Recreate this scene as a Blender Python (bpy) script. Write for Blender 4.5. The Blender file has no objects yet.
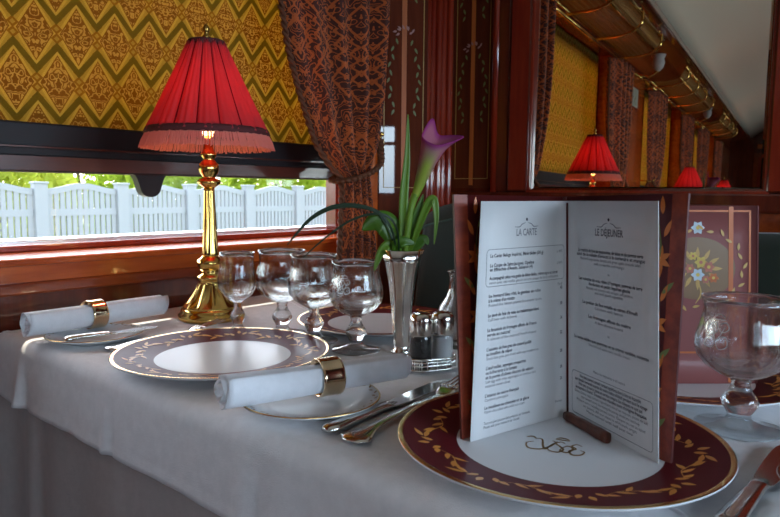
import bpy, bmesh, math, random
from mathutils import Vector, Matrix
random.seed(7)
SC = bpy.context.scene
COL = SC.collection
PI = math.pi
V = Vector

# ------------------------------------------------------------------ materials
def mat(name, color=(.8, .8, .8), rough=.5, metal=0., trans=0., ior=1.45, coat=0., sheen=0., emit=None, estr=0., spec=.5):
    m = bpy.data.materials.new(name); m.use_nodes = True
    b = m.node_tree.nodes['Principled BSDF']
    b.inputs['Base Color'].default_value = (*color, 1)
    b.inputs['Roughness'].default_value = rough
    b.inputs['Metallic'].default_value = metal
    b.inputs['Transmission Weight'].default_value = trans
    b.inputs['IOR'].default_value = ior
    b.inputs['Coat Weight'].default_value = coat
    b.inputs['Coat Roughness'].default_value = .06
    b.inputs['Sheen Weight'].default_value = sheen
    b.inputs['Specular IOR Level'].default_value = spec
    if emit:
        b.inputs['Emission Color'].default_value = (*emit, 1); b.inputs['Emission Strength'].default_value = estr
    return m

class X:
    """tiny expression builder for Math nodes"""
    def __init__(s, nt, sock): s.nt, s.s = nt, sock
    def op(s, o, *a):
        n = s.nt.nodes.new('ShaderNodeMath'); n.operation = o
        for i, v in enumerate((s,) + a):
            if isinstance(v, X): s.nt.links.new(v.s, n.inputs[i])
            else: n.inputs[i].default_value = v
        return X(s.nt, n.outputs[0])
    def __add__(s, o): return s.op('ADD', o)
    __radd__ = __add__
    def __sub__(s, o): return s.op('SUBTRACT', o)
    def __rsub__(s, o): return (s * -1.) + o
    def __mul__(s, o): return s.op('MULTIPLY', o)
    __rmul__ = __mul__
    def __truediv__(s, o): return s.op('DIVIDE', o)
    def abs(s): return s.op('ABSOLUTE')
    def floor(s): return s.op('FLOOR')
    def fract(s): return s.op('FRACT')
    def lt(s, o): return s.op('LESS_THAN', o)
    def gt(s, o): return s.op('GREATER_THAN', o)
    def cos(s): return s.op('COSINE')
    def sin(s): return s.op('SINE')
    def max(s, o): return s.op('MAXIMUM', o)
    def min(s, o): return s.op('MINIMUM', o)
    def mod(s, o): return s.op('FLOORED_MODULO', o)
    def smooth(s, a, b):
        n = s.nt.nodes.new('ShaderNodeMapRange'); n.interpolation_type = 'SMOOTHSTEP'
        s.nt.links.new(s.s, n.inputs['Value']); n.inputs['From Min'].default_value = a; n.inputs['From Max'].default_value = b
        return X(s.nt, n.outputs['Result'])

def coords(nt, kind='Object'):
    t = nt.nodes.new('ShaderNodeTexCoord'); sp = nt.nodes.new('ShaderNodeSeparateXYZ')
    nt.links.new(t.outputs[kind], sp.inputs[0])
    return [X(nt, sp.outputs[i]) for i in range(3)]
def combine(nt, a, b, c=0.):
    n = nt.nodes.new('ShaderNodeCombineXYZ')
    for i, v in enumerate((a, b, c)):
        if isinstance(v, X): nt.links.new(v.s, n.inputs[i])
        else: n.inputs[i].default_value = v
    return n.outputs[0]
def noise(nt, vec, scale, detail=3, rough=.5):
    n = nt.nodes.new('ShaderNodeTexNoise'); n.inputs['Scale'].default_value = scale
    n.inputs['Detail'].default_value = detail; n.inputs['Roughness'].default_value = rough
    nt.links.new(vec, n.inputs['Vector']); return X(nt, n.outputs['Fac'])
def mixc(nt, fac, a, b):
    n = nt.nodes.new('ShaderNodeMix'); n.data_type = 'RGBA'
    if isinstance(fac, X): nt.links.new(fac.s, n.inputs[0])
    else: n.inputs[0].default_value = fac
    for i, c in ((6, a), (7, b)):
        if isinstance(c, tuple): n.inputs[i].default_value = (*c, 1)
        else: nt.links.new(c, n.inputs[i])
    return n.outputs[2]
def bump(m, h, strength=.3, dist=.002):
    nt = m.node_tree; b = nt.nodes['Principled BSDF']
    n = nt.nodes.new('ShaderNodeBump'); n.inputs['Strength'].default_value = strength; n.inputs['Distance'].default_value = dist
    nt.links.new(h.s, n.inputs['Height']); nt.links.new(n.outputs[0], b.inputs['Normal'])
def setcol(m, sock):
    m.node_tree.links.new(sock, m.node_tree.nodes['Principled BSDF'].inputs['Base Color'])

def wood(name, c1, c2, rough=.25, coat=.6, axis='x', sc=1.):
    m = mat(name, c1, rough, coat=coat); nt = m.node_tree
    x, y, z = coords(nt)
    st = {'x': (.12, 1., 1.), 'z': (1., 1., .1), 'y': (1., .12, 1.)}[axis]
    v = combine(nt, x * st[0], y * st[1], z * st[2])
    n = noise(nt, v, 42 * sc, 5, .6); n2 = noise(nt, v, 7 * sc, 2)
    f = (n * .65 + n2 * .5).smooth(.38, .78)
    setcol(m, mixc(nt, f, c1, c2)); return m

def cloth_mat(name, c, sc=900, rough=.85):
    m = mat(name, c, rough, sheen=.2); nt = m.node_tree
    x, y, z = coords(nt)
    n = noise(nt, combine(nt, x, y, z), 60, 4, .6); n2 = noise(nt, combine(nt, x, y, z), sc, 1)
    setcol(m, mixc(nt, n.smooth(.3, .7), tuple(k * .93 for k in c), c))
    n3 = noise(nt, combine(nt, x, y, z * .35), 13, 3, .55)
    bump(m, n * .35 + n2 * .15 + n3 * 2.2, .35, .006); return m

M = {}
M['mahogany'] = wood('mahogany', (.15, .022, .006), (.30, .055, .012), .22, .7, 'x')
M['mahogany_panel'] = wood('mahogany_panel', (.38, .055, .009), (.66, .135, .020), .2, .8, 'x')
M['mahogany_dark'] = wood('mahogany_dark', (.070, .010, .005), (.15, .022, .009), .2, .8, 'z')
M['red_wood'] = wood('red_wood', (.20, .016, .007), (.31, .032, .011), .22, .7, 'z')
M['walnut'] = wood('walnut', (.080, .015, .007), (.15, .030, .011), .55, 1., 'z')
M['walnut'].node_tree.nodes['Principled BSDF'].inputs['Specular IOR Level'].default_value = .05
M['walnut'].node_tree.nodes['Principled BSDF'].inputs['Coat Roughness'].default_value = .02
M['inlay_orange'] = wood('inlay_orange', (.44, .10, .020), (.60, .16, .030), .45, .08, 'z')
M['inlay_gold'] = mat('inlay_gold', (.50, .30, .08), .4)
M['inlay_green'] = mat('inlay_green', (.16, .18, .05), .4)
M['inlay_pink'] = mat('inlay_pink', (.42, .20, .17), .4)
M['bar_black'] = mat('bar_black', (.012, .009, .012), .55)
M['bar_brown'] = wood('bar_brown', (.07, .022, .016), (.11, .03, .02), .3, .4, 'x')
M['linen'] = cloth_mat('linen', (.80, .79, .80))
M['linen_shaded'] = cloth_mat('linen_shaded', (.44, .39, .37))  # darker linen, with the shade below the overcloth put into its colour
M['napkin'] = cloth_mat('napkin', (.86, .86, .90))
M['porcelain'] = mat('porcelain', (.72, .72, .73), .27, coat=.0, spec=.12)
M['burgundy'] = mat('burgundy', (.115, .012, .017), .34, coat=.0, spec=.07)
M['gold'] = mat('gold', (.80, .52, .20), .22, 1.)
M['motif_orange'] = mat('motif_orange', (.78, .33, .06), .35)
M['motif_gold_ink'] = mat('motif_gold_ink', (.26, .145, .05), .45)
M['silver'] = mat('silver', (.82, .79, .74), .16, 1.)
M['silver_dark'] = mat('silver_dark', (.30, .27, .24), .3, 1.)
M['ring_gold'] = mat('ring_gold', (.90, .70, .46), .1, 1.)
M['brass'] = mat('brass', (.84, .55, .16), .15, 1.)
M['brass_dark'] = mat('brass_dark', (.42, .24, .06), .3, 1.)
M['frost'] = mat('frost', (.85, .88, .9), .6)
M['white_page'] = mat('white_page', (.72, .72, .73), .75)
M['ink'] = mat('ink', (.05, .05, .07), .8)
M['ink_grey'] = mat('ink_grey', (.22, .22, .25), .8)
M['cover_red'] = mat('cover_red', (.085, .010, .010), .4)
M['cover_wood'] = wood('cover_wood', (.15, .016, .007), (.34, .052, .018), .5, .04, 'x', 1.6)
M['clip_brown'] = wood('clip_brown', (.075, .019, .010), (.15, .036, .016), .5, .2, 'x', 2)
M['green_velvet'] = mat('green_velvet', (.010, .020, .012), .9, sheen=.25)
M['carpet'] = cloth_mat('carpet', (.10, .03, .02))
M['ceiling_paint'] = mat('ceiling_paint', (.93, .85, .66), .7)
M['concrete'] = mat('concrete', (.33, .35, .385), .9)
M['grass'] = mat('grass', (.14, .18, .05), .95)
M['bark'] = mat('bark', (.12, .08, .05), .9)
M['stem_green'] = mat('stem_green', (.14, .25, .02), .45)
M['leaf_dark'] = mat('leaf_dark', (.060, .15, .008), .4)
M['leaf_mid'] = mat('leaf_mid', (.10, .20, .012), .4)
M['blade_dark'] = mat('blade_dark', (.012, .030, .012), .5)
M['sconce_glass'] = mat('sconce_glass', (.55, .52, .50), .4)
M['etched_glass'] = mat('etched_glass', (.45, .48, .40), .35)
M['pepper'] = mat('pepper', (.02, .018, .018), .5)
M['salt'] = mat('salt', (.80, .80, .80), .6)
M['rubber_black'] = mat('rubber_black', (.01, .01, .01), .4)
M['cord'] = mat('cord', (.16, .055, .025), .75)
M['aluminium'] = mat('aluminium', (.75, .75, .77), .35, 1.)

def glass_mat(name, col=(1, 1, 1), share=.5):
    """clear crystal: refracting glass mixed with a thin clear film that reflects but does not bend what lies behind"""
    m = bpy.data.materials.new(name); m.use_nodes = True; nt = m.node_tree; nt.nodes.clear()
    o = nt.nodes.new('ShaderNodeOutputMaterial'); g = nt.nodes.new('ShaderNodeBsdfGlass'); t = nt.nodes.new('ShaderNodeBsdfTransparent')
    g.inputs['IOR'].default_value = 1.47; g.inputs['Roughness'].default_value = 0.0; g.inputs['Color'].default_value = (*col, 1)
    gl = nt.nodes.new('ShaderNodeBsdfGlossy'); gl.inputs['Roughness'].default_value = .01; f = nt.nodes.new('ShaderNodeFresnel'); f.inputs['IOR'].default_value = 1.5
    th = nt.nodes.new('ShaderNodeMixShader'); ge = nt.nodes.new('ShaderNodeNewGeometry'); nt.links.new((X(nt, f.outputs[0]) * (1. - X(nt, ge.outputs['Backfacing']))).s, th.inputs[0]); nt.links.new(t.outputs[0], th.inputs[1]); nt.links.new(gl.outputs[0], th.inputs[2])
    mx = nt.nodes.new('ShaderNodeMixShader'); mx.inputs[0].default_value = share
    nt.links.new(th.outputs[0], mx.inputs[1]); nt.links.new(g.outputs[0], mx.inputs[2]); nt.links.new(mx.outputs[0], o.inputs[0])
    return m
M['crystal'] = glass_mat('crystal', (.98, .995, 1.), .72)
def pane_mat():
    m = bpy.data.materials.new('window_pane_glass'); m.use_nodes = True; nt = m.node_tree; nt.nodes.clear()
    o = nt.nodes.new('ShaderNodeOutputMaterial'); g = nt.nodes.new('ShaderNodeBsdfGlossy'); t = nt.nodes.new('ShaderNodeBsdfTransparent')
    g.inputs['Roughness'].default_value = 0.02; t.inputs['Color'].default_value = (.95, .96, .96, 1)
    f = nt.nodes.new('ShaderNodeFresnel'); f.inputs['IOR'].default_value = 1.3
    mx = nt.nodes.new('ShaderNodeMixShader')
    nt.links.new(f.outputs[0], mx.inputs[0]); nt.links.new(t.outputs[0], mx.inputs[1]); nt.links.new(g.outputs[0], mx.inputs[2]); nt.links.new(mx.outputs[0], o.inputs[0])
    return m
M['pane'] = pane_mat()
M['mirror'] = mat('mirror_glass', (.84, .77, .66), .008, 1.)

def translucent(name, colfn, tfac=.5, rough=.9):
    m = bpy.data.materials.new(name); m.use_nodes = True; nt = m.node_tree; nt.nodes.clear()
    o = nt.nodes.new('ShaderNodeOutputMaterial'); d = nt.nodes.new('ShaderNodeBsdfDiffuse'); t = nt.nodes.new('ShaderNodeBsdfTranslucent')
    mx = nt.nodes.new('ShaderNodeMixShader'); mx.inputs[0].default_value = tfac
    c = colfn(nt)
    for s in (d, t):
        if isinstance(c, tuple): s.inputs['Color'].default_value = (*c, 1)
        else: nt.links.new(c, s.inputs['Color'])
    nt.links.new(d.outputs[0], mx.inputs[1]); nt.links.new(t.outputs[0], mx.inputs[2]); nt.links.new(mx.outputs[0], o.inputs[0])
    return m

def damask(nt):
    u, v, _ = coords(nt, 'UV')                       # metres
    P, H, A = .080, .098, .0235
    tri = ((u / P).fract() - .5).abs() * 4. - 1.     # +1 on columns, -1 between
    k = (v / H + .5).floor()
    par = k.mod(2.) * -2. + 1.
    d = v - k * H - par * tri * A                    # signed distance to nearest zigzag
    da = d.abs()
    band = da.lt(.0088)
    # diamond cell (between this zigzag and its neighbour)
    sgn = d.gt(0.) * 2. - 1.
    kc = k + sgn * .5
    parc = k.mod(2.) * -2. + 1.
    # cell column centre: where the gap is widest
    off = (parc * sgn).lt(0.) * .5                  # gap above k is widest where par*tri<0 -> tri=-1 for par=+1
    cu = ((u / P + .5 - (off * -1. + .5)).fract() - .5).abs() * P     # distance from cell column axis
    cv = v - kc * H
    rho = cu / (P * .5) + (cv.abs() / (H * .5 + A - .006))
    inside = rho.lt(.86)
    outline = rho.gt(.86) * rho.lt(1.0)
    sym = combine(nt, cu, cv, kc * .037)
    n = noise(nt, sym, 62, 1.6, .4)
    curl = ((n * 46.).sin()).gt(.20)
    lace = curl * rho.lt(.80) * rho.gt(.05)
    # chain of small lozenges between the diamonds
    cu2 = P * .5 - cu
    loz = cu2.abs() / .010 + ((cv / .019).fract() - .5).abs() * 2.
    chain = loz.lt(1.15) * loz.gt(.55) * cv.abs().lt(.034)
    gold, olive, brown, lacec = (.47, .315, .064), (.235, .16, .025), (.285, .135, .024), (.57, .365, .095)
    c = mixc(nt, inside, gold, brown)
    c = mixc(nt, lace, c, lacec)
    c = mixc(nt, outline, c, (.58, .40, .088))
    c = mixc(nt, chain, c, (.34, .17, .025))
    c = mixc(nt, band, c, olive)
    x, y, z = coords(nt, 'UV')
    weave = noise(nt, combine(nt, x, y * 6.), 260, 2)
    return mixc(nt, weave.smooth(.3, .8) * .35, c, (.10, .06, .01))
M['damask'] = translucent('gold_damask', damask, .55)

def curtain_col(nt):
    u, v, _ = coords(nt, 'UV')
    P, H = .13, .17
    cu = ((u / P).fract() - .5).abs() * P
    cv = v
    n = noise(nt, combine(nt, cu, cv * .9, 0.), 34, 1.8, .42)
    line = ((n * 60.).sin()).gt(.62)
    ray = (((cu * 260. + (cv * 190.).sin() * 1.8)).sin()).gt(.62) * noise(nt, combine(nt, cu, cv), 9, 1).gt(.5)
    trellis = (((cu / .065 + (((v / H).fract() - .5).abs() * 2.)).fract() - .5).abs()).lt(.05)
    f = line.max(ray).max(trellis)
    return mixc(nt, f, (.075, .014, .006), (.54, .110, .020))
m = mat('curtain_brocade', (.1, .03, .02), .7, sheen=.15); setcol(m, curtain_col(m.node_tree)); M['curtain'] = m
M['shade_red'] = translucent('shade_red_silk', lambda nt: (.62, .085, .10), .60)
M['shade_seam'] = translucent('shade_seam_silk', lambda nt: (.20, .010, .018), .25)
M['fringe'] = translucent('fringe_silk', lambda nt: (.86, .36, .31), .45)
M['trim_brown'] = mat('trim_brown', (.10, .018, .02), .8)
M['leafage'] = translucent('tree_leaf', lambda nt: (.33, .44, .05), .6)
M['leafage_pale'] = translucent('tree_leaf_pale', lambda nt: (.44, .50, .08), .6)

def bloom_col(nt):
    u, v, _ = coords(nt, 'UV')          # v along the bloom, u around (0 = front)
    front = (u.smooth(.02, .17)) * 1.
    c = mixc(nt, v.smooth(.55, 1.), (.36, .44, .07), (.46, .22, .26))
    c2 = mixc(nt, v.smooth(.12, .75), (.26, .38, .05), (.50, .16, .24))
    c = mixc(nt, front, c, c2)
    return mixc(nt, v.smooth(.86, 1.), c, (.36, .05, .22))
M['bloom'] = translucent('calla_bloom', bloom_col, .3)

# ------------------------------------------------------------------ mesh builder
class MB:
    def __init__(s):
        s.bm = bmesh.new(); s.mi = 0; s.uv = s.bm.loops.layers.uv.new('UVMap')
    def v(s, p): return s.bm.verts.new(p)
    def f(s, vs, mi=None, sm=True):
        try: f = s.bm.faces.new(vs)
        except ValueError: return None
        f.material_index = s.mi if mi is None else mi; f.smooth = sm; return f
    def box(s, a, b, bev=0., mi=None, xf=None):
        a, b = V(a), V(b); c = [(x, y, z) for z in (a.z, b.z) for y in (a.y, b.y) for x in (a.x, b.x)]
        vs = [s.v(xf(V(p)) if xf else p) for p in c]
        fs = [s.f([vs[i] for i in q], mi, False) for q in ((0, 2, 3, 1), (4, 5, 7, 6), (0, 1, 5, 4), (2, 6, 7, 3), (0, 4, 6, 2), (1, 3, 7, 5))]
        if bev > 0:
            es = {e for f in fs for e in f.edges}
            bmesh.ops.bevel(s.bm, geom=list(es), offset=bev, segments=2, affect='EDGES', profile=.5)
        return fs
    def lathe(s, prof, seg=48, c=(0, 0, 0), mod=None, mis=None, capb=True, capt=True, ell=(1, 1)):
        c = V(c); rings = []
        for i, (r, z) in enumerate(prof):
            ring = []
            for k in range(seg):
                th = 2 * PI * k / seg; rr = r * (mod(th, i, r, z) if mod else 1.)
                ring.append(s.v(c + V((rr * math.cos(th) * ell[0], rr * math.sin(th) * ell[1], z))))
            rings.append(ring)
        for i in range(len(prof) - 1):
            mi = mis[i] if mis else None
            for k in range(seg):
                s.f((rings[i][k], rings[i][(k + 1) % seg], rings[i + 1][(k + 1) % seg], rings[i + 1][k]), mi)
        if capb and prof[0][0] > 1e-6: s.f(rings[0][::-1], mis[0] if mis else None)
        if capt and prof[-1][0] > 1e-6: s.f(rings[-1], mis[-1] if mis else None)
        return rings
    def sweep(s, pts, secs, seg=10, up=(0, 0, 1), caps=True, expo=2., closed=False):
        """sweep an ellipse-like section (half width across, half height along up) along points"""
        pts = [V(p) for p in pts]; n = len(pts); rings = []; up = V(up)
        for i, p in enumerate(pts):
            if closed: t = (pts[(i + 1) % n] - pts[i - 1])
            else: t = pts[min(i + 1, n - 1)] - pts[max(i - 1, 0)]
            t = t.normalized() if t.length > 1e-9 else V((1, 0, 0))
            a = t.cross(up)
            a = a.normalized() if a.length > 1e-4 else t.orthogonal().normalized()
            b = a.cross(t).normalized()
            w, h = secs[i] if isinstance(secs, list) else secs
            ring = []
            for k in range(seg):
                th = 2 * PI * (k + .5) / seg; cx, sy = math.cos(th), math.sin(th)
                cx = math.copysign(abs(cx) ** (2 / expo), cx); sy = math.copysign(abs(sy) ** (2 / expo), sy)
                ring.append(s.v(p + a * (w * cx) + b * (h * sy)))
            rings.append(ring)
        for i in range(n if closed else n - 1):
            r0, r1 = rings[i], rings[(i + 1) % n]
            for k in range(seg): s.f((r0[k], r0[(k + 1) % seg], r1[(k + 1) % seg], r1[k]))
        if caps and not closed: s.f(rings[0][::-1]); s.f(rings[-1])
        return rings
    def tube(s, pts, r, seg=8, closed=False, caps=True):
        return s.sweep(pts, [(q, q) for q in r] if isinstance(r, (list, tuple)) else (r, r), seg, (0.013, .021, 1), caps, 2., closed)
    def ball(s, c, r, seg=12, rings=8, sc=(1, 1, 1)):
        prof = [(max(1e-7, math.sin(PI * i / rings)) * r, -math.cos(PI * i / rings) * r * sc[2]) for i in range(rings + 1)]
        prof[0] = (1e-5, prof[0][1]); prof[-1] = (1e-5, prof[-1][1])
        s.lathe(prof, seg, c)
    def poly(s, pts, mi=None, sm=False): return s.f([s.v(p) for p in pts], mi, sm)
    def grid(s, fn, nu, nv, mi=None, uvfn=None, closeu=False):
        vs = [[s.v(fn(i / nu, j / nv)) for j in range(nv + 1)] for i in range(nu if closeu else nu + 1)]
        for i in range(nu):
            for j in range(nv):
                i2 = (i + 1) % len(vs)
                f = s.f((vs[i][j], vs[i2][j], vs[i2][j + 1], vs[i][j + 1]), mi)
                if f and uvfn:
                    for l, (a, b) in zip(f.loops, ((i, j), (i + 1, j), (i + 1, j + 1), (i, j + 1))): l[s.uv].uv = uvfn(a / nu, b / nv)
        return vs
    def build(s, name, mats, parent=None, mods=None, normals=True):
        if normals: bmesh.ops.recalc_face_normals(s.bm, faces=s.bm.faces)
        me = bpy.data.meshes.new(name); s.bm.to_mesh(me); s.bm.free()
        for m in (mats if isinstance(mats, (list, tuple)) else [mats]): me.materials.append(M[m] if isinstance(m, str) else m)
        o = bpy.data.objects.new(name, me); COL.objects.link(o)
        if parent is not None: o.parent = parent
        return o

def solid(o, t, off=0.):
    md = o.modifiers.new('Solidify', 'SOLIDIFY'); md.thickness = t; md.offset = off; return o
def tag(o, label=None, cat=None, group=None, kind=None):
    if label: o['label'] = label
    if cat: o['category'] = cat
    if group: o['group'] = group
    if kind: o['kind'] = kind
    return o
def thing(name, label, cat, loc=(0, 0, 0), rz=0., group=None):
    o = bpy.data.objects.new(name, None); COL.objects.link(o); o.location = loc; o.rotation_euler = (0, 0, rz)
    o.empty_display_size = .05
    return tag(o, label, cat, group)
def copy_tree(o, parent=None):
    c = o.copy(); COL.objects.link(c)
    if parent is not None: c.parent = parent
    for ch in list(o.children): copy_tree(ch, c)
    return c
def struct(o): o['kind'] = 'structure'; return o

def crom(pts, n=8, closed=False):
    pts = [V(p) for p in pts]; out = []; N = len(pts)
    rng = range(N if closed else N - 1)
    for i in rng:
        if closed: p0, p1, p2, p3 = pts[i - 1], pts[i], pts[(i + 1) % N], pts[(i + 2) % N]
        else: p0, p1, p2, p3 = pts[max(i - 1, 0)], pts[i], pts[i + 1], pts[min(i + 2, N - 1)]
        for k in range(n):
            t = k / n
            out.append(.5 * ((2 * p1) + (p2 - p0) * t + (2 * p0 - 5 * p1 + 4 * p2 - p3) * t * t + (3 * p1 - p0 - 3 * p2 + p3) * t ** 3))
    if not closed: out.append(pts[-1])
    return out

# flat 2D decoration mapped onto any surface: fn(a, b) -> point
def leaf2(c, ln, wd, ang, n=6):
    L = []
    for sgn in (1, -1):
        for i in range(n + 1):
            t = i / n if sgn == 1 else 1 - i / n
            L.append((t * ln, sgn * wd * math.sin(PI * t ** .8) * .5))
    ca, sa = math.cos(ang), math.sin(ang)
    out = []
    for i, (x, y) in enumerate(L):
        p = (c[0] + x * ca - y * sa, c[1] + x * sa + y * ca)
        if not out or abs(p[0] - out[-1][0]) + abs(p[1] - out[-1][1]) > 1e-6: out.append(p)
    if abs(out[0][0] - out[-1][0]) + abs(out[0][1] - out[-1][1]) < 1e-6: out.pop()
    return out
def disc2(c, r, n=10): return [(c[0] + r * math.cos(2 * PI * i / n), c[1] + r * math.sin(2 * PI * i / n)) for i in range(n)]
def decal(mb, fn, pts, mi): mb.poly([fn(a, b) for a, b in pts], mi)
def stroke(mb, fn, pts, w, mi, n=6, taper=True):
    P = crom([(a, b, 0) for a, b in pts], n); N = len(P); L, R = [], []
    for i, p in enumerate(P):
        t = (P[min(i + 1, N - 1)] - P[max(i - 1, 0)]); t = t.normalized() if t.length > 1e-9 else V((1, 0, 0))
        q = V((-t.y, t.x, 0)); ww = w * ((.35 + .65 * math.sin(PI * i / (N - 1))) if taper else 1.) * .5
        L.append(p + q * ww); R.append(p - q * ww)
    a = [mb.v(fn(p.x, p.y)) for p in L]; b = [mb.v(fn(p.x, p.y)) for p in R]
    for i in range(N - 1): mb.f((a[i], a[i + 1], b[i + 1], b[i]), mi, False)
def rect2(mb, fn, a0, b0, a1, b1, mi, n=1):
    for i in range(n):
        c0, c1 = b0 + (b1 - b0) * i / n, b0 + (b1 - b0) * (i + 1) / n
        mb.poly([fn(a0, c0), fn(a1, c0), fn(a1, c1), fn(a0, c1)], mi)
def flower2(mb, fn, c, r, mi, mic, n=5, ph=0.):
    for k in range(n):
        a = ph + 2 * PI * k / n
        decal(mb, fn, leaf2(c, r, r * .75, a, 4), mi)
    if mic is not None:
        f2 = lambda a, b: fn(a, b)
        decal(mb, lift(fn), disc2(c, r * .28, 8), mic)
def lift(fn, d=.00015):
    def g(a, b):
        p = fn(a, b); du = fn(a + 1e-3, b) - p; dv = fn(a, b + 1e-3) - p
        n = du.cross(dv)
        return p + (n.normalized() * d if n.length > 1e-12 else V((0, 0, d)))
    return g

# text -> polygons in metres (x right, y up), height = cap height scale
def text_polys(body, size, align='LEFT', bold=0., sx=1.):
    cu = bpy.data.curves.new('lettering_source', 'FONT'); cu.body = body; cu.size = size; cu.align_x = align; cu.offset = bold * size
    cu.resolution_u = 2
    o = bpy.data.objects.new('lettering_source', cu); COL.objects.link(o)
    bpy.context.view_layer.update()
    ev = o.evaluated_get(bpy.context.evaluated_depsgraph_get()); me = ev.to_mesh()
    vs = [(v.co.x * sx, v.co.y) for v in me.vertices]; fs = [tuple(p.vertices) for p in me.polygons]
    ev.to_mesh_clear(); bpy.data.objects.remove(o); bpy.data.curves.remove(cu)
    return vs, fs
def put_text(mb, fn, body, at, size, mi, align='LEFT', bold=0., sx=.82, width=None):
    vs, fs = text_polys(body, size, align, bold, sx)
    if width and vs:
        w = max(v[0] for v in vs) - min(v[0] for v in vs)
        if w > 0: vs = [(x * width / w, y) for x, y in vs]
    bv = [mb.v(fn(at[0] + x, at[1] + y)) for x, y in vs]
    for f in fs: mb.f([bv[i] for i in f], mi, False)

# ------------------------------------------------------------------ camera
F_PX = 660.6
cam = bpy.data.cameras.new('camera'); co = bpy.data.objects.new('camera', cam); COL.objects.link(co)
cam.sensor_width = 36; cam.lens = F_PX / 780 * 36; cam.clip_start = .02; cam.clip_end = 200
yaw, roll, pitch = .7071, .0083, math.atan((191.9 - 258.5) / F_PX)
Fw = V((math.cos(yaw) * math.cos(pitch), math.sin(yaw) * math.cos(pitch), math.sin(pitch)))
Rt = V((math.sin(yaw), -math.cos(yaw), 0)); Up = Rt.cross(Fw)
R2 = Rt * math.cos(roll) + Up * math.sin(roll); U2 = -Rt * math.sin(roll) + Up * math.cos(roll)
mw = Matrix(((R2.x, U2.x, -Fw.x, 0), (R2.y, U2.y, -Fw.y, 0), (R2.z, U2.z, -Fw.z, .998), (0, 0, 0, 1)))
co.matrix_world = mw
SC.camera = co
cam.dof.use_dof = True; cam.dof.focus_distance = .90; cam.dof.aperture_fstop = 16.

# ------------------------------------------------------------------ carriage shell
X0, X1 = -7.8, 2.2           # length of the saloon
YW, YO = 1.28, -1.62         # window side wall face, aisle side wall face
WIN = [(-.38, 1.385), (-2.98, -1.25), (-5.58, -3.85)]     # bays on the window side
ZS, ZT = .874, 1.86
mb = MB(); mb.box((X0, YO - .15, -.08), (X1, 1.50, 0)); struct(mb.build('floor', 'carpet'))
# ceiling: shallow vault
def ceil_fn(s, t):
    y = 1.02 + (-1.40 - 1.02) * s; h = 1.99 + .38 * math.sin(PI * s) ** .7
    return V((X0 + (X1 - X0) * t, y, h))
mb = MB(); mb.grid(ceil_fn, 28, 6); o = struct(mb.build('ceiling', 'ceiling_paint')); solid(o, .03, 1.)
mb = MB(); mb.box((X0, YW - .005, 0), (1.755, YW + .002, .808)); struct(mb.build('baseboard_left', 'mahogany_dark'))
# window side wall: panels below, piers, frieze
mb = MB()
mb.box((X0, YW, 0), (X1, 1.43, ZS - .012))
edges = [X0] + [e for w in sorted(WIN) for e in w] + [X1]
for i in range(0, len(edges), 2): mb.box((edges[i], YW, ZS - .012), (edges[i + 1], 1.43, ZT))
mb.box((X0, YW, ZT), (X1, 1.43, 2.02))
mb.box((X0, 1.02, 1.985), (X1, YW, 2.02))
struct(mb.build('wall_left', 'mahogany_panel'))
# moulding and ledge under the windows
mb = MB()
for z0, z1, d in ((.806, .829, .009),): mb.box((X0, YW - d, z0), (1.755, YW + .002, z1), .004)
struct(mb.build('trim_1', 'mahogany'))
for i, (a, b) in enumerate(WIN):
    mb = MB(); mb.box((a - .02, YW - .022, ZS - .014), (b + .02, 1.402, ZS), .005)
    struct(mb.build('trim_%d' % (2 + i), 'mahogany_panel'))
    fr = MB()
    fr.mi = 0
    fr.box((a, 1.392, ZS), (b, 1.425, ZS + .013), .003); fr.box((a, 1.392, ZT - .05), (b, 1.425, ZT))
    fr.box((a, 1.375, ZS), (a + .03, 1.425, ZT)); fr.box((b - .012, 1.385, ZS), (b + .03, 1.425, ZT))
    fr.mi = 1
    fr.box((a - .03, 1.436, ZS - .02), (b + .03, 1.50, ZS + .020), .002)
    w = struct(fr.build('window_%d' % (i + 1), ['red_wood', 'aluminium']))
    p = MB(); p.box((a - .01, 1.431, ZS + .002), (b + .01, 1.435, ZT + .01)); p.build('pane', 'pane', w)
# cornice
mb = MB(); mb.box((X0, .985, 1.965), (X1, 1.03, 2.015), .008); mb.box((X0, YW - .03, 1.83), (X1, YW + .002, 1.862), .006)
struct(mb.build('trim_5', 'mahogany_dark'))
# aisle side wall with its row of windows
OW = [(-6.6, -5.0), (-4.4, -2.8), (-2.2, -.6), (-.0, 1.50)]; OZ0, OZ1 = .96, 1.50
mb = MB()
mb.box((X0, YO - .15, 0), (X1, YO, OZ0)); mb.box((X0, YO - .15, OZ1), (X1, YO, 2.02)); mb.box((X0, YO, 1.985), (X1, -1.38, 2.02))
ed = [X0] + [e for w in OW for e in w] + [X1]
for i in range(0, len(ed), 2): mb.box((ed[i], YO - .15, OZ0), (ed[i + 1], YO, OZ1))
struct(mb.build('wall_right', 'mahogany'))
for i, (a, b) in enumerate(OW):
    fr = MB()
    for q in (((a, YO - .08, OZ0), (b, YO - .05, OZ0 + .03)), ((a, YO - .08, OZ1 - .03), (b, YO - .05, OZ1)), ((a, YO - .08, OZ0), (a + .03, YO - .05, OZ1)), ((b - .03, YO - .08, OZ0), (b, YO - .05, OZ1)), ((a, YO - .08, 1.335), (b, YO - .05, 1.36))): fr.box(*q)
    w = struct(fr.build('window_%d' % (i + 4), 'red_wood'))
    p = MB(); p.box((a, YO - .068, OZ0), (b, YO - .064, OZ1)); p.build('pane', 'pane', w)
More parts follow.
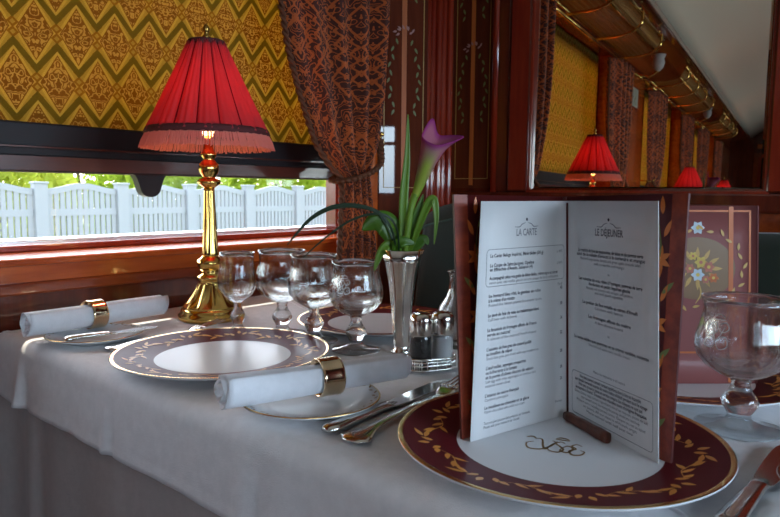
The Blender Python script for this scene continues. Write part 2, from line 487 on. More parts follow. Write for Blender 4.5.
# end wall behind the camera
mb = MB(); mb.box((X0 - .1, YO - .15, 0), (X0, 1.5, 2.4)); ew = struct(mb.build('wall_near', 'mahogany_dark'))
mb = MB(); mb.box((X0, .30, .15), (X0 + .02, .95, 1.80), .005); mb.mi = 1
mb.box((X0 + .02, .36, .2), (X0 + .032, .89, 1.0), .004); mb.box((X0 + .02, .36, 1.06), (X0 + .032, .89, 1.74), .004); mb.mi = 2
for a, b in (((.34, 1.86), (.91, 1.93)),): mb.box((X0, a[0], a[1]), (X0 + .02, b[0], b[1]), .004)
mb.build('end_panel', ['mahogany', 'red_wood', 'inlay_orange'], ew)

# partition with the mirror: its own frame, turned 4.35 degrees
PA = math.radians(4.35); PC = 1.88
pn = V((math.cos(PA), math.sin(PA), 0)); pt_ = V((-math.sin(PA), math.cos(PA), 0))
def PW(d, q, z): return pn * (PC + d) + pt_ * q + V((0, 0, z))       # d<0 towards the saloon, q towards the window wall
pxf = lambda p: PW(p.x, p.y, p.z)
mb = MB()
MQ0, MQ1, MZ0, MZ1 = .225, .848, 1.007, 1.80
mb.box((.012, -.02, 0), (.08, 1.30, 2.30), xf=pxf)
mb.box((.012, -1.62, 0), (.08, -.72, 2.3), xf=pxf); mb.box((.012, -.72, 1.98), (.08, -.02, 2.3), xf=pxf)
wf = struct(mb.build('wall_far', 'mahogany_dark'))
mb = MB(); mb.box((.02, -.72, 0), (.06, -.02, 1.98), xf=pxf); mb.mi = 1
mb.box((.008, -.64, .2), (.02, -.10, .95), .004, xf=pxf); mb.box((.008, -.64, 1.05), (.02, -.10, 1.9), .004, xf=pxf)
struct(mb.build('door_1', ['mahogany_dark', 'red_wood']))
mb = MB()
# dado rail and panel below the mirror
mb.mi = 0; mb.box((-.012, -.02, .952), (.014, 1.16, 1.002), .006, xf=pxf)
mb.mi = 1; mb.box((0, .0, .3), (.013, 1.16, .952), xf=pxf)
# stiles either side of the mirror
mb.mi = 2; mb.box((-.012, MQ1 + .006, 1.002), (.014, MQ1 + .075, 2.1), .006, xf=pxf); mb.box((-.012, .12, 1.002), (.014, MQ0 - .004, 2.1), .006, xf=pxf)
mb.mi = 0; mb.box((-.004, MQ1 + .078, 1.002), (.014, MQ1 + .118, 2.1), .004, xf=pxf)
mb.build('mirror_stile', ['mahogany_dark', 'mahogany', 'red_wood'], wf)

# mirror, leaning back by half a degree, bevelled edge
MT = math.tan(math.radians(.5))
def MP(q, z, d=0.): return PW(d + (z - 1.0) * MT, q, z)
mr = thing('wall_mirror', 'tall wall mirror above the armchairs, showing red lamps, blinds and luggage racks', 'mirror')
mb = MB(); bw = .010
a = [(MQ0, MZ0), (MQ1, MZ0), (MQ1, MZ1), (MQ0, MZ1)]; bqs = [(MQ0 + bw, MZ0 + bw), (MQ1 - bw, MZ0 + bw), (MQ1 - bw, MZ1 - bw), (MQ0 + bw, MZ1 - bw)]
va = [mb.v(MP(*p, .0032)) for p in a]; vb = [mb.v(MP(*p, 0.)) for p in bqs]; vc = [mb.v(MP(*p, .010)) for p in a]
mb.f(vb, sm=False)
for i in range(4): mb.f((va[i], va[(i + 1) % 4], vb[(i + 1) % 4], vb[i]), sm=False); mb.f((va[i], vc[i], vc[(i + 1) % 4], va[(i + 1) % 4]), sm=False)
mb.f(vc[::-1], sm=False)
mb.build('mirror_glass', 'mirror', mr)
mb = MB()
for q0, z0, q1, z1 in ((MQ0 - .012, MZ0 - .010, MQ1 + .012, MZ0 + .001), (MQ0 - .012, MZ1 - .001, MQ1 + .012, MZ1 + .012), (MQ0 - .012, MZ0, MQ0 + .001, MZ1), (MQ1 - .001, MZ0, MQ1 + .012, MZ1)):
    mb.box((-.010, q0, z0), (.012, q1, z1), .003, xf=lambda p: MP(p.y, p.z, p.x))
mb.build('frame', 'red_wood', mr)

# ---- marquetry panels
def marquetry(name, fn, w, z0, z1, parent, strip=.28, border=True):
    """fn(a, z) maps panel coordinates to space, fn2 a hair in front"""
    mb = MB(); mb.mi = 0
    mb.grid(lambda s, t: fn(s * w, z0 + t * (z1 - z0), -.004), 1, 1)
    g = lambda a, z: fn(a, z, -.0046); g2 = lambda a, z: fn(a, z, -.0050)
    cx = w * .5
    rect2(mb, g, cx - strip * w * .18, z0 + .01, cx + strip * w * .18, z1 - .01, 1)
    if border:
        e = w * .08
        for r in ((e, z0 + .03, e + .0025, z1 - .03), (w - e - .0025, z0 + .03, w - e, z1 - .03), (e, z1 - .032, w - e, z1 - .03), (e, z0 + .03, w - e, z0 + .032)): rect2(mb, g, *r, 2)
    for zc in (1.30, 1.62):
        for k in range(9):                             # ribbon bow
            a = PI * k / 8; decal(mb, g2, leaf2((cx + .026 * math.cos(a) * (1 if k % 2 else .6), zc + .150 + .012 * math.sin(a)), .014, .006, a + .6), 4)
        for side in (-1, 1):                           # hanging garland
            for k in range(10):
                t = k / 9; x = cx + side * (.018 + .028 * math.sin(PI * (t * .75 + .1))); z = zc + .135 - .20 * t
                decal(mb, g2, leaf2((x, z), .019, .007, -PI / 2 + side * (.5 if k % 2 else -.35)), 3)
    return mb.build(name, ['walnut', 'inlay_orange', 'inlay_gold', 'inlay_green', 'inlay_pink'], parent, normals=False)
# canted pier between the window curtain and the partition
CA = math.radians(25); cp0 = V((1.44, YW - .004, 0)); cdir = V((math.cos(CA), -math.sin(CA), 0)); cnor = V((math.sin(CA), math.cos(CA), 0))
def pier(a, z, d=0.): return cp0 + cdir * a + cnor * d + V((0, 0, z))
mb = MB(); L1 = .152
for q in ((0, 0, L1),):
    vs = [pier(0, .0), pier(L1, 0), V((1.70, YW + .01, 0)), V((1.44, YW + .01, 0))]
    lo = [mb.v(p) for p in vs]; hi = [mb.v(p + V((0, 0, 1.83))) for p in vs]
    mb.f(lo[::-1], sm=False); mb.f(hi, sm=False)
    for i in range(4): mb.f((lo[i], lo[(i + 1) % 4], hi[(i + 1) % 4], hi[i]), sm=False)
pr = struct(mb.build('trim_6', 'walnut'))
marquetry('marquetry_panel', pier, L1, .98, 1.80, pr)
# fluted corner post between pier and partition
mb = MB()
for i in range(5):
    c0 = pier(L1 + .009 + i * .0185, 0, .012 + (i % 2) * .006)
    mb.tube([c0 + V((0, 0, .2)), c0 + V((0, 0, 1.85))], .0112, 10)
struct(mb.build('trim_7', 'red_wood'))
def part_panel(a, z, d=0.): return PW(.012 + d, 1.132 - a, z)
marquetry('marquetry_panel', part_panel, .145, 1.012, 1.80, wf)
mb = MB()
for q in (1.145, .975): mb.tube([PW(.004, q, 1.0), PW(.004, q, 2.0)], .013, 10)
mb.tube([PW(.004, .972, 1.0), PW(.004, .972, 2.0)], .010, 10)
mb.build('moulding', 'red_wood', wf)

# ------------------------------------------------------------------ blinds
def make_blind(a, b, label, first=True):
    t = thing('roller_blind', label, 'blind', (a, 1.375, 0), 0, 'gold damask blinds')
    w = b - a
    mb = MB()
    mb.grid(lambda s, q: V((s * w, .002 * math.sin(s * 40), 1.09 + q * (ZT - 1.09))), 40, 8, 0, lambda s, q: (a + s * w + .050, q * (ZT - 1.09) + .032))
    o = mb.build('fabric', 'damask', t); solid(o, .0015, 0)
    mb = MB(); zb, zt = 1.030, 1.126
    mb.box((.004, -.014, zb), (w - .004, .012, zt), .004)
    mb.mi = 1
    mb.box((.004, -.019, zb + .001), (w - .004, -.013, zb + .034), .003); mb.box((.004, -.017, zb + .046), (w - .004, -.013, zb + .052), .0015)
    mb.build('bottom_bar', ['bar_black', 'bar_brown'], t)
    # pull tab
    mb = MB(); cx = .776 - a if first else w * .62
    half = [(.056, .006), (.046, .005), (.038, .001), (.0325, -.007), (.0285, -.017), (.0255, -.027)]
    half += [(.0245 * math.cos(a), -.027 - .021 * math.sin(a)) for a in [PI / 2 * k / 8 for k in range(1, 9)]]
    prof = [(cx - x, zb + z) for x, z in half] + [(cx + x, zb + z) for x, z in half[-2::-1]]
    fr = [mb.v((x, -.012, z)) for x, z in prof] + [mb.v((prof[-1][0], -.012, zb + .02)), mb.v((prof[0][0], -.012, zb + .02))]
    bk = [mb.v((v.co.x, .010, v.co.z)) for v in fr]
    mb.f(fr, sm=False); mb.f(bk[::-1], sm=False)
    for i in range(len(fr)): mb.f((fr[i], bk[i], bk[(i + 1) % len(fr)], fr[(i + 1) % len(fr)]), sm=False)
    mb.build('pull_tab', 'bar_black', t)
    return t
make_blind(WIN[0][0] + .035, WIN[0][1] - .012, 'gold damask roller blind with dark bottom bar lowered behind the red table lamp')
make_blind(WIN[1][0] + .035, WIN[1][1] - .012, 'gold damask roller blind on the second window, reflected in the wall mirror', False)
make_blind(WIN[2][0] + .035, WIN[2][1] - .012, 'gold damask roller blind on the third window, reflected small in the wall mirror', False)

# ------------------------------------------------------------------ curtains
def lerp_tab(tab, z):
    for (z0, v0), (z1, v1) in zip(tab, tab[1:]):
        if z0 >= z >= z1:
            t = (z0 - z) / (z0 - z1); return v0 + (v1 - v0) * t
    return tab[-1][1] if z < tab[-1][0] else tab[0][1]
LE = [(1.84, 1.02), (1.55, 1.030), (1.43, 1.040), (1.33, 1.060), (1.24, 1.090), (1.16, 1.122), (1.11, 1.145), (1.065, 1.185), (1.035, 1.222), (1.00, 1.228), (.87, 1.222), (.60, 1.21)]
RE = [(1.84, 1.44), (1.43, 1.415), (1.25, 1.395), (1.12, 1.365), (1.075, 1.335), (1.04, 1.325), (.87, 1.350), (.60, 1.365)]
def make_curtain(x_ref, flip, label):
    sg = -1 if flip else 1
    t = thing('curtain', label, 'curtain', (x_ref, 1.21, 0), 0, 'brocade window curtains')
    def fn(s, q):
        z = 1.775 - q * (1.775 - .62); l, r = lerp_tab(LE, z), lerp_tab(RE, z)
        wdt = (r - l) / .40
        # folds slant towards the tieback
        y = .026 * wdt ** .6 * math.sin(s * 2 * PI * 4.2 + .6) + .010 * math.sin(s * 2 * PI * 9 + 1) * wdt - .012 * math.sin(PI * s)
        y = max(-.04, min(.048, y))
        return V(((l + (r - l) * s - 1.36) * sg, y, z))
    mb = MB(); mb.grid(fn, 84, 70, 0, lambda s, q: (s * .62 + .02, -q * 1.22 + .05 * s)); o = mb.build('drape', 'curtain', t); solid(o, .003, 0)
    # twisted braid along the leading edge
    mb = MB()
    for ph in (0, PI):
        pts = []
        for i in range(260):
            q = i / 259; p = fn(0, q); pts.append(p + V((.0045 * math.cos(i * .75 + ph) - .002, .0045 * math.sin(i * .75 + ph) - .005, 0)))
        mb.tube(pts, .0045, 6)
    mb.build('braid_trim', 'cord', t)
    # tieback: twisted cord from the wall hook round the gathered cloth
    path = crom([V((-.004 * sg, -.010, 1.142)), V((-.016 * sg, -.026, 1.105)), V((-.034 * sg, -.042, 1.073)), V((-.075 * sg, -.052, 1.050)), V((-.118 * sg, -.046, 1.034)), V((-.150 * sg, -.012, 1.024)), V((-.14 * sg, .034, 1.03)), V((-.06 * sg, .052, 1.06)), V((-.004 * sg, .035, 1.110)), V((-.001 * sg, .010, 1.142))], 12)
    mb = MB()
    for ph in (0, PI):
        mb.tube([p + V((.0055 * math.cos(i * .8 + ph), .0055 * math.sin(i * .8 + ph), .003 * math.cos(i * .8 + ph))) for i, p in enumerate(path)], .006, 6)
    mb.build('tieback', 'cord', t)
    mb = MB(); mb.tube([(.030 * sg, .068, 1.148), (.012 * sg, .02, 1.144), (-.004 * sg, -.006, 1.138), (-.006 * sg, -.018, 1.148)], [.005, .004, .004, .005], 8); mb.ball((-.006 * sg, -.019, 1.152), .007)
    mb.build('hook', 'brass', t)
    return t
make_curtain(1.36, False, 'rust and brown brocade curtain tied back on the right of the window')
for x, fl, lb in ((-.36, True, 'rust brocade curtain on the far end of the lamp window, reflected in the mirror'), (-1.27, False, 'brocade curtain on the near end of the second window, reflected in the mirror'),
                  (-2.96, True, 'brocade curtain on the far end of the second window, reflected in the mirror'), (-3.87, False, 'brocade curtain on the near end of the third window, reflected in the mirror'), (-5.56, True, 'brocade curtain on the far end of the third window, reflected in the mirror')):
    make_curtain(x, fl, lb)
# brass curtain rods with finials
for i, (a, b) in enumerate(WIN):
    t = thing('curtain_rod', ['brass curtain rod with beaded ends above the lamp window', 'brass curtain rod above the second window, seen in the mirror', 'brass curtain rod above the third window, seen in the mirror'][i], 'curtain rod', (a, 1.215, 1.786), 0, 'brass curtain rods')
    mb = MB(); mb.tube([(-.38, 0, 0), (b - a + .06, 0, 0)], .008, 10); mb.build('rod', 'brass', t)
    for x in (-.38, b - a + .06):
        mb = MB(); mb.ball((x, 0, 0), .016); mb.build('finial', 'brass', t)
    for x in (-.30, .02, b - a - .3, b - a + .04):
        mb = MB(); mb.tube([(x, 0, .0), (x, .066, .0)], .005, 8); mb.build('bracket', 'brass', t)

# ------------------------------------------------------------------ luggage racks, sconces, etched panes on the window side
def make_rack(a, b, label):
    t = thing('luggage_rack', label, 'luggage rack', (a, 1.25, 1.85), 0, 'brass luggage racks')
    L = b - a; Y0, Y1 = 0., -.225
    def prof(s): # section of the basket from wall to lip
        return V((0, Y0 + (Y1 - Y0) * s, .015 * math.sin(PI * s) * -1 + .02 * s + (.06 * max(0, (s - .86) / .14))))
    mb = MB()
    n = int(L / .016)
    for i in range(n + 1):                      # wicker slats across
        x = L * i / n
        pts = [prof(k / 6) + V((x, 0, 0)) for k in range(7)]
        mb.sweep(pts, (.0036, .0012), 4)
    for k in range(10):
        p = prof(k / 9); mb.tube([p + V((0, 0, .002)), p + V((L, 0, .002))], .0025, 5)
    mb.build('basket', 'brass_wicker', t)
    mb = MB()
    for s, r in ((0, .007), (.86, .007), (1, .010)):
        p = prof(s); mb.tube([p + V((-.03, 0, -.004)), p + V((L + .03, 0, -.004))], r, 10)
    mb.build('rail', 'brass', t)
    nb = 4
    for i in range(nb):
        x = L * (i + .15) / (nb - .7)
        mb = MB(); pts = crom([V((x, .028, -.03)), V((x, -.05, -.028)), V((x, -.15, -.022)), V((x, -.222, .015)), V((x, -.235, .075)), V((x, -.215, .10))], 5)
        mb.tube(pts, .007, 8); mb.ball(pts[-1], .013); mb.build('bracket', 'brass', t)
    return t
M['brass_wicker'] = mat('brass_wicker', (.46, .25, .07), .4, .5)
for i, (a, b) in enumerate(WIN):
    make_rack(a + .0, b - .06, ['brass luggage rack above the lamp window, largest in the mirror', 'brass luggage rack above the second window, middle one in the mirror', 'brass luggage rack above the third window, smallest in the mirror'][i])
for i, x in enumerate((-.82, -3.42)):
    t = thing('wall_sconce', ['frosted tulip wall sconce on the pier after the lamp window', 'frosted tulip wall sconce on the pier after the second window'][i], 'sconce', (x, YW, 1.83), 0, 'tulip wall sconces')
    mb = MB(); mb.lathe([(.03, 0), (.03, .006), (.012, .012), (.008, .02)], 16, (0, 0, 0)); mb.bm.transform(Matrix.Rotation(PI / 2, 4, 'X')); mb.tube(crom([V((0, -.01, 0)), V((0, -.10, -.03)), V((0, -.16, .0))], 6), .007, 8); mb.build('arm', 'brass', t)
    mb = MB(); mb.lathe([(.012, 0), (.030, .02), (.038, .05), (.032, .075), (.044, .10)], 20, (0, -.16, -.0), capt=False); o = mb.build('glass_shade', 'sconce_glass', t); solid(o, .003, 0)
    t2 = thing('etched_pane', ['small etched glass pane in the pier after the lamp window', 'small etched glass pane in the pier after the second window'][i], 'glass panel', (x, YW, 1.68), 0, 'etched pier panes')
    mb = MB(); mb.box((-.17, -.012, -.075), (.17, .001, .075), .003); mb.build('frame', 'red_wood', t2)
    mb = MB(); mb.box((-.155, -.014, -.06), (.155, -.011, .06)); mb.mi = 1
    fn = lambda a, b: V((a, -.0146, b))
    for k in (-1, 0, 1): stroke(mb, fn, [(k * .07 - .02, -.05), (k * .07 + .02, -.02), (k * .07 - .015, .01), (k * .07 + .015, .05)], .012, 1)
    mb.build('glass', ['etched_glass', 'inlay_green'], t2)

# ------------------------------------------------------------------ table and cloths
TX0, TX1, TY0, TY1, TZ = .41, 1.05, -.08, 1.266, .75
tb = thing('dining_table', 'dining table hidden under the white cloth by the window', 'table', (.73, .57, 0))
mb = MB(); mb.box((-.305, -.62, .70), (.305, .62, .742), .01); mb.build('table_top', 'mahogany', tb)
for sx in (-1, 1):
    for sy in (-1, 1):
        mb = MB(); mb.lathe([(.022, 0), (.026, .02), (.020, .08), (.028, .45), (.034, .60), (.034, .70)], 14, (sx * .25, sy * .55, 0)); mb.build('leg', 'mahogany', tb)
def perim(x0, x1, y0, y1, r, n):
    """points round a rounded rectangle with normals, evenly spaced"""
    segs = []
    w, h = x1 - x0 - 2 * r, y1 - y0 - 2 * r
    tot = 2 * (w + h) + 2 * PI * r; out = []
    for i in range(n):
        d = tot * i / n
        for (kind, L, a) in (('l', h, (x0, y1 - r, 0, -1, -1, 0)), ('a', PI * r / 2, (x0 + r, y0 + r, PI)), ('l', w, (x0 + r, y0, 1, 0, 0, -1)), ('a', PI * r / 2, (x1 - r, y0 + r, 1.5 * PI)),
                             ('l', h, (x1, y0 + r, 0, 1, 1, 0)), ('a', PI * r / 2, (x1 - r, y1 - r, 0)), ('l', w, (x1 - r, y1, -1, 0, 0, 1)), ('a', PI * r / 2, (x0 + r, y1 - r, PI / 2))):
            if d <= L + 1e-9:
                if kind == 'l': out.append((V((a[0] + a[2] * d, a[1] + a[3] * d, 0)), V((a[4], a[5], 0))))
                else:
                    th = a[2] + d / r; nn = V((math.cos(th), math.sin(th), 0)); out.append((V((a[0], a[1], 0)) + nn * r, nn))
                break
            d -= L
    return out
def make_cloth(name, label, x0, x1, y0, y1, z, drop, rr, material, wav, hem, folds, N=520):
    P = perim(x0, x1, y0, y1, .012, N); mb = MB(); rows = []
    cx, cy = (x0 + x1) / 2, (y0 + y1) / 2
    for k in range(9):                           # flat top, rings inwards
        s = (k / 8.) ; 
        rows.append([mb.v(V((cx + (p.x - n.x * rr - cx) * s, cy + (p.y - n.y * rr - cy) * s, z + .0004 * math.sin(p.y * 31 + s * 9)))) for p, n in P] if k else None)
    top = rows[1]; ring = rows[1:]
    for k in range(1, 7):                        # rounded edge
        a = PI / 2 * k / 6
        ring.append([mb.v(p - n * rr + n * rr * math.sin(a) + V((0, 0, z - rr + rr * math.cos(a)))) for p, n in P])
    ns = 12
    for k in range(1, ns + 1):
        f = k / ns; zz = z - rr - (drop - rr) * f; row = []
        for p, n in P:
            s = p.y * 1.0 + p.x * .7
            o = wav * f * (.5 * math.sin(s * 23 + 1.0) + .35 * math.sin(s * 47 + 2) + .4 * math.sin(s * 11))
            for (fy, amp, wd) in folds:
                d = (p.y - fy) / wd
                if n.x < -.5: o += amp * (f ** .7) * (math.exp(-d * d) - .55 * math.exp(-((p.y - fy + wd * 1.3) / (wd * .9)) ** 2))
            if hem and f > 1 - .012 / (drop - rr): o += .0012
            row.append(mb.v(p + n * ((o + .006 * f) * (1 - max(0, n.y))) + V((0, 0, zz))))
        ring.append(row)
    mb.f(top[::-1])
    for r0, r1 in zip(ring, ring[1:]):
        for i in range(N): mb.f((r0[i], r0[(i + 1) % N], r1[(i + 1) % N], r1[i]))
    o = mb.build(name, material); tag(o, label, 'tablecloth'); solid(o, .0010, -1)
    return o
make_cloth('tablecloth', 'white linen overcloth with a stitched hem spread over the dining table', TX0, TX1, TY0, TY1, TZ, .104, .022, 'linen', .003, True, [(.845, .0055, .010), (.545, .007, .014), (1.135, .010, .016), (.70, .002, .03), (.28, .003, .03), (.98, .002, .02)])
make_cloth('under_cloth', 'longer shaded under cloth hanging below the white overcloth', TX0 + .007, TX1 - .007, TY0 + .007, TY1 - .002, TZ - .004, .62, .020, 'linen_shaded', .012, False, [(.845, .010, .03), (.60, .014, .05), (1.12, .016, .03), (1.00, .010, .05), (1.255, .030, .05)])

# ------------------------------------------------------------------ plates
ZT0 = TZ + .0008
def make_charger(label, loc, rz, r=.155, motifs=True, mono=False):
    t = thing('charger_plate', label, 'plate', (loc[0], loc[1], ZT0), rz, 'burgundy rimmed charger plates')
    ri = r * .625
    prof = [(.001, .0022), (r * .52, .0022), (r * .56, 0), (r * .60, 0), (r * .63, .003), (r * .85, .0095), (r * .985, .0135), (r, .0152), (r * .998, .0166), (r * .985, .0168), (r * .965, .0163), (ri + .004, .0076), (ri, .0070), (ri - .008, .0062), (.001, .0060)]
    mis = [0, 0, 0, 0, 0, 0, 0, 0, 2, 2, 1, 1, 0, 0]
    mb = MB(); mb.lathe(prof, 96, mis=mis, capb=True, capt=True)
    for f in mb.bm.faces:
        if len(f.verts) > 10: f.material_index = 0
    def rim(a, b):     # a angle, b radius
        tt = (b - ri - .004) / (r * .965 - ri - .004); return V((b * math.cos(a), b * math.sin(a), .0076 + tt * .0087 + .00035))
    R1 = random.Random(3)
    nG = 9
    for k in range(nG):
        a0 = 2 * PI * k / nG
        rm = r * .80
        lf = lambda x, y: rim(a0 + x / rm, rm + y)
        for j in range(4): decal(mb, lf, leaf2((-.012 + j * .0068, .005 * math.sin(j * 2.1) - .003), .0125, .0058, 1.9 - j * .5), 3)
        stroke(mb, lf, [(.008, -.002), (.026, -.010), (.044, -.004), (.060, .004)], .0010, 3)
        for j, (x, y, an) in enumerate(((.020, -.009, .5), (.030, -.008, -.6), (.040, -.005, .7), (.052, .001, .2), (-.020, .006, 2.6), (-.030, .002, 3.4))): decal(mb, lf, leaf2((x, y), .0175, .0052, an), 3)
    if mono:
        mg = lambda x, y: V((x, y, .00635)); w = .0016
        for st in ([(-.026, .006), (-.032, -.002), (-.024, -.010), (-.010, -.008), (.0, .002), (.003, .010)],
                   [(-.022, .012), (-.014, .013), (-.010, -.004), (-.006, -.008), (-.001, .008), (.002, .013)],
                   [(.012, .010), (.006, .013), (.002, .008), (.008, .002), (.012, -.004), (.006, -.010), (-.002, -.008), (-.006, -.002)],
                   [(.006, .0), (.014, .006), (.020, .0), (.014, -.008), (.006, -.004), (.006, .0)],
                   [(.028, .008), (.022, .011), (.019, .006), (.024, .002), (.019, -.004), (.022, -.010), (.030, -.008), (.033, -.002), (.029, .0)],
                   [(-.030, .010), (-.026, .014), (-.022, .012)], [(-.002, .0185), (.002, .0205), (.008, .0195), (.013, .0185)], [(.0, .0175), (.013, .0175)]):
            stroke(mb, mg, st, w, 4, 7)
    o = mb.build('plate', ['porcelain', 'burgundy', 'gold', 'motif_orange', 'motif_gold_ink'], t)
    return t
make_charger('burgundy rimmed charger plate with gold monogram, under the open menu in front', (.577, .278), .35, mono=False)
make_charger('burgundy rimmed charger plate below the red lamp, rolled napkins either side of it', (.5635, .800), .1)
make_charger('burgundy rimmed charger plate behind the row of wine glasses', (.902, .797), .8, .150)
make_charger('burgundy rimmed charger plate under the second menu with the flower bouquet cover', (.902, .272), 1.2)
# monogram facing the near diner on the front plate
mb = MB(); ang = -PI / 2 + .33
def mg(x, y):
    y *= 1.45; x *= 1.02; s = .82; return V((.566 + (x * math.cos(ang) - y * math.sin(ang)) * s, .276 + (x * math.sin(ang) + y * math.cos(ang)) * s, ZT0 + .00635))
for st in ([(-.024, .006), (-.031, .001), (-.027, -.009), (-.014, -.009), (-.004, .000), (.000, .010), (-.004, .013)],
           [(-.024, .013), (-.016, .013), (-.012, -.001), (-.008, -.007), (-.003, .004), (.002, .013)],
           [(.011, .010), (.006, .013), (.001, .008), (.006, .003), (.011, -.003), (.006, -.010), (-.003, -.009), (-.008, -.003)],
           [(.009, .0), (.015, .006), (.021, .001), (.016, -.008), (.008, -.006), (.009, .0)],
           [(.030, .009), (.024, .012), (.019, .007), (.024, .002), (.018, -.004), (.022, -.011), (.031, -.009), (.034, -.002), (.029, .0)],
           [(-.034, .014), (-.028, .017), (-.022, .013)], [(-.001, .019), (.004, .022), (.010, .0215), (.015, .019)], [(-.001, .0175), (.015, .0175)]):
    stroke(mb, mg, st, .0026, 0, 7)
mo = mb.build('monogram', 'motif_gold_ink', None, normals=False)
for o_ in bpy.data.objects:
    if o_.name == 'charger_plate':
        mo.parent = o_; mo.matrix_parent_inverse = (Matrix.Translation(o_.location) @ Matrix.Rotation(o_.rotation_euler.z, 4, 'Z')).inverted()
def make_side(label, loc, r=.081):
    t = thing('side_plate', label, 'plate', (loc[0], loc[1], ZT0), 0, 'white side plates')
    prof = [(.001, .002), (r * .50, .002), (r * .53, 0), (r * .58, 0), (r * .63, .003), (r * .985, .0105), (r, .0122), (r * .985, .0132), (r * .97, .0128), (r * .64, .0062), (r * .56, .0048), (.001, .0045)]
    mb = MB(); mb.lathe(prof, 72, mis=[0, 0, 0, 0, 0, 0, 1, 1, 0, 0, 0])
    for f in mb.bm.faces:
        if len(f.verts) > 10: f.material_index = 0
    def rim(a, b): return V((b * math.cos(a), b * math.sin(a), .0062 + (b / r - .64) / .33 * .0066 + .0003))
    for k in range(44):
        a0 = 2 * PI * k / 44; decal(mb, lambda x, y: rim(a0 + x / r, r * .915 + y), leaf2((0, 0), .008, .0028, .5 if k % 2 else -.4), 2)
    mb.build('plate', ['porcelain', 'gold', 'motif_gold_ink'], t)
    return t
make_side('white side plate with a fine gold edge under the nearer rolled napkin', (.508, .553))
make_side('white side plate under the farther rolled napkin beside the window panel', (.500, 1.066), .076)
make_side('small white side plate partly seen at the right edge behind the nearest glass', (1.005, .045), .072)

# ------------------------------------------------------------------ rolled napkins and rings
def make_napkin(label, p0, p1, r0, r1, ringpos, ringlabel, seed):
    p0, p1 = V(p0), V(p1); d = (p1 - p0); L = d.length; d.normalize()
    t = thing('rolled_napkin', label, 'napkin', p0, 0, 'rolled white napkins')
    side = d.cross(V((0, 0, 1))).normalized(); up = side.cross(d).normalized()
    turns, N = 4, 130; mb = MB()
    def fn(s, q):
        th = 2 * PI * turns * s + .9; rr = (r0 + (r1 - r0) * q) * (.10 + .90 * s ** .9)
        if s > .97: rr += .0010 * (s - .97) / .03
        pinch = 1 - .07 * math.exp(-((q - ringpos) / .07) ** 2)
        rr *= pinch * (1 + .02 * math.sin(th * 1 + q * 7 + seed))
        e = .006 * (s - .5) * (-(1 - q) + q) * (1 if seed else -1) + .0025 * math.sin(th * 1.5) * (1 if q in (0, 1) else 0)
        return d * (L * q + e) + side * (rr * math.cos(th)) + up * (rr * math.sin(th))
    mb.grid(fn, N, 30); o = mb.build('napkin_cloth', 'napkin', t); solid(o, .0014, 0)
    # ring
    c = p0 + d * (L * ringpos); rr = (r0 + (r1 - r0) * ringpos) * 1.05 + .0012
    tr = thing('napkin_ring', ringlabel, 'napkin ring', c, 0, 'polished napkin rings')
    mb = MB(); w = .0135; n = 40
    prof = [(rr, -w), (rr + .0018, -w), (rr + .0022, -w * .8), (rr + .0018, -w * .55), (rr + .0018, w * .55), (rr + .0022, w * .8), (rr + .0018, w), (rr, w)]
    rings = []
    for r_, x_ in prof: rings.append([mb.v(d * x_ + side * (r_ * math.cos(2 * PI * k / n)) + up * (r_ * math.sin(2 * PI * k / n))) for k in range(n)])
    for i in range(len(prof)):
        for k in range(n): mb.f((rings[i][k], rings[i][(k + 1) % n], rings[(i + 1) % len(prof)][(k + 1) % n], rings[(i + 1) % len(prof)][k]))
    mb.build('ring', 'ring_gold', tr)
make_napkin('white napkin rolled in a ring across the nearer side plate', (.408, .588, TZ + .0325), (.632, .513, TZ + .0315), .0205, .0170, .54, 'gold toned polished ring round the nearer rolled napkin', 0)
make_napkin('white napkin rolled in a ring lying beside the window panel', (.412, 1.114, TZ + .0335), (.660, 1.136, TZ + .0325), .0215, .0205, .46, 'polished ring round the farther rolled napkin', 1)

# ------------------------------------------------------------------ cutlery (handle end at origin, along +x)
def handle(mb, L, w0=.0105, ornate=True):
    pts, secs = [], []
    for i in range(17):
        s = i / 16; x = s * L
        wv = w0 * (.62 + .38 * (1 - s) ** .8) * (min(1, (s + .02) / .07)) ** .5
        if .88 < s < .97: wv *= 1.22
        pts.append(V((x, 0, .0045 + .001 * math.sin(PI * s)))); secs.append((wv, .0042 * (1 - .25 * s) * (min(1, (s + .03) / .09)) ** .5))
    mb.sweep(pts, secs, 12, expo=2.4)
    if ornate:
        fn = lambda a, b: V((a, b, .0098))
        for sg in (1, -1): stroke(mb, lambda a, b: V((a, b, .0090 + .0)), [(.006, 0), (.012, sg * .004), (.03, sg * .0035), (.045, sg * .0012)], .0012, 1)
def place(t_name, label, cat, p0, p1, group, build):
    p0, p1 = V((p0[0], p0[1], 0)), V((p1[0], p1[1], 0)); d = p1 - p0
    t = thing(t_name, label, cat, (p0.x, p0.y, ZT0), math.atan2(d.y, d.x), group)
    build(t, d.length); return t
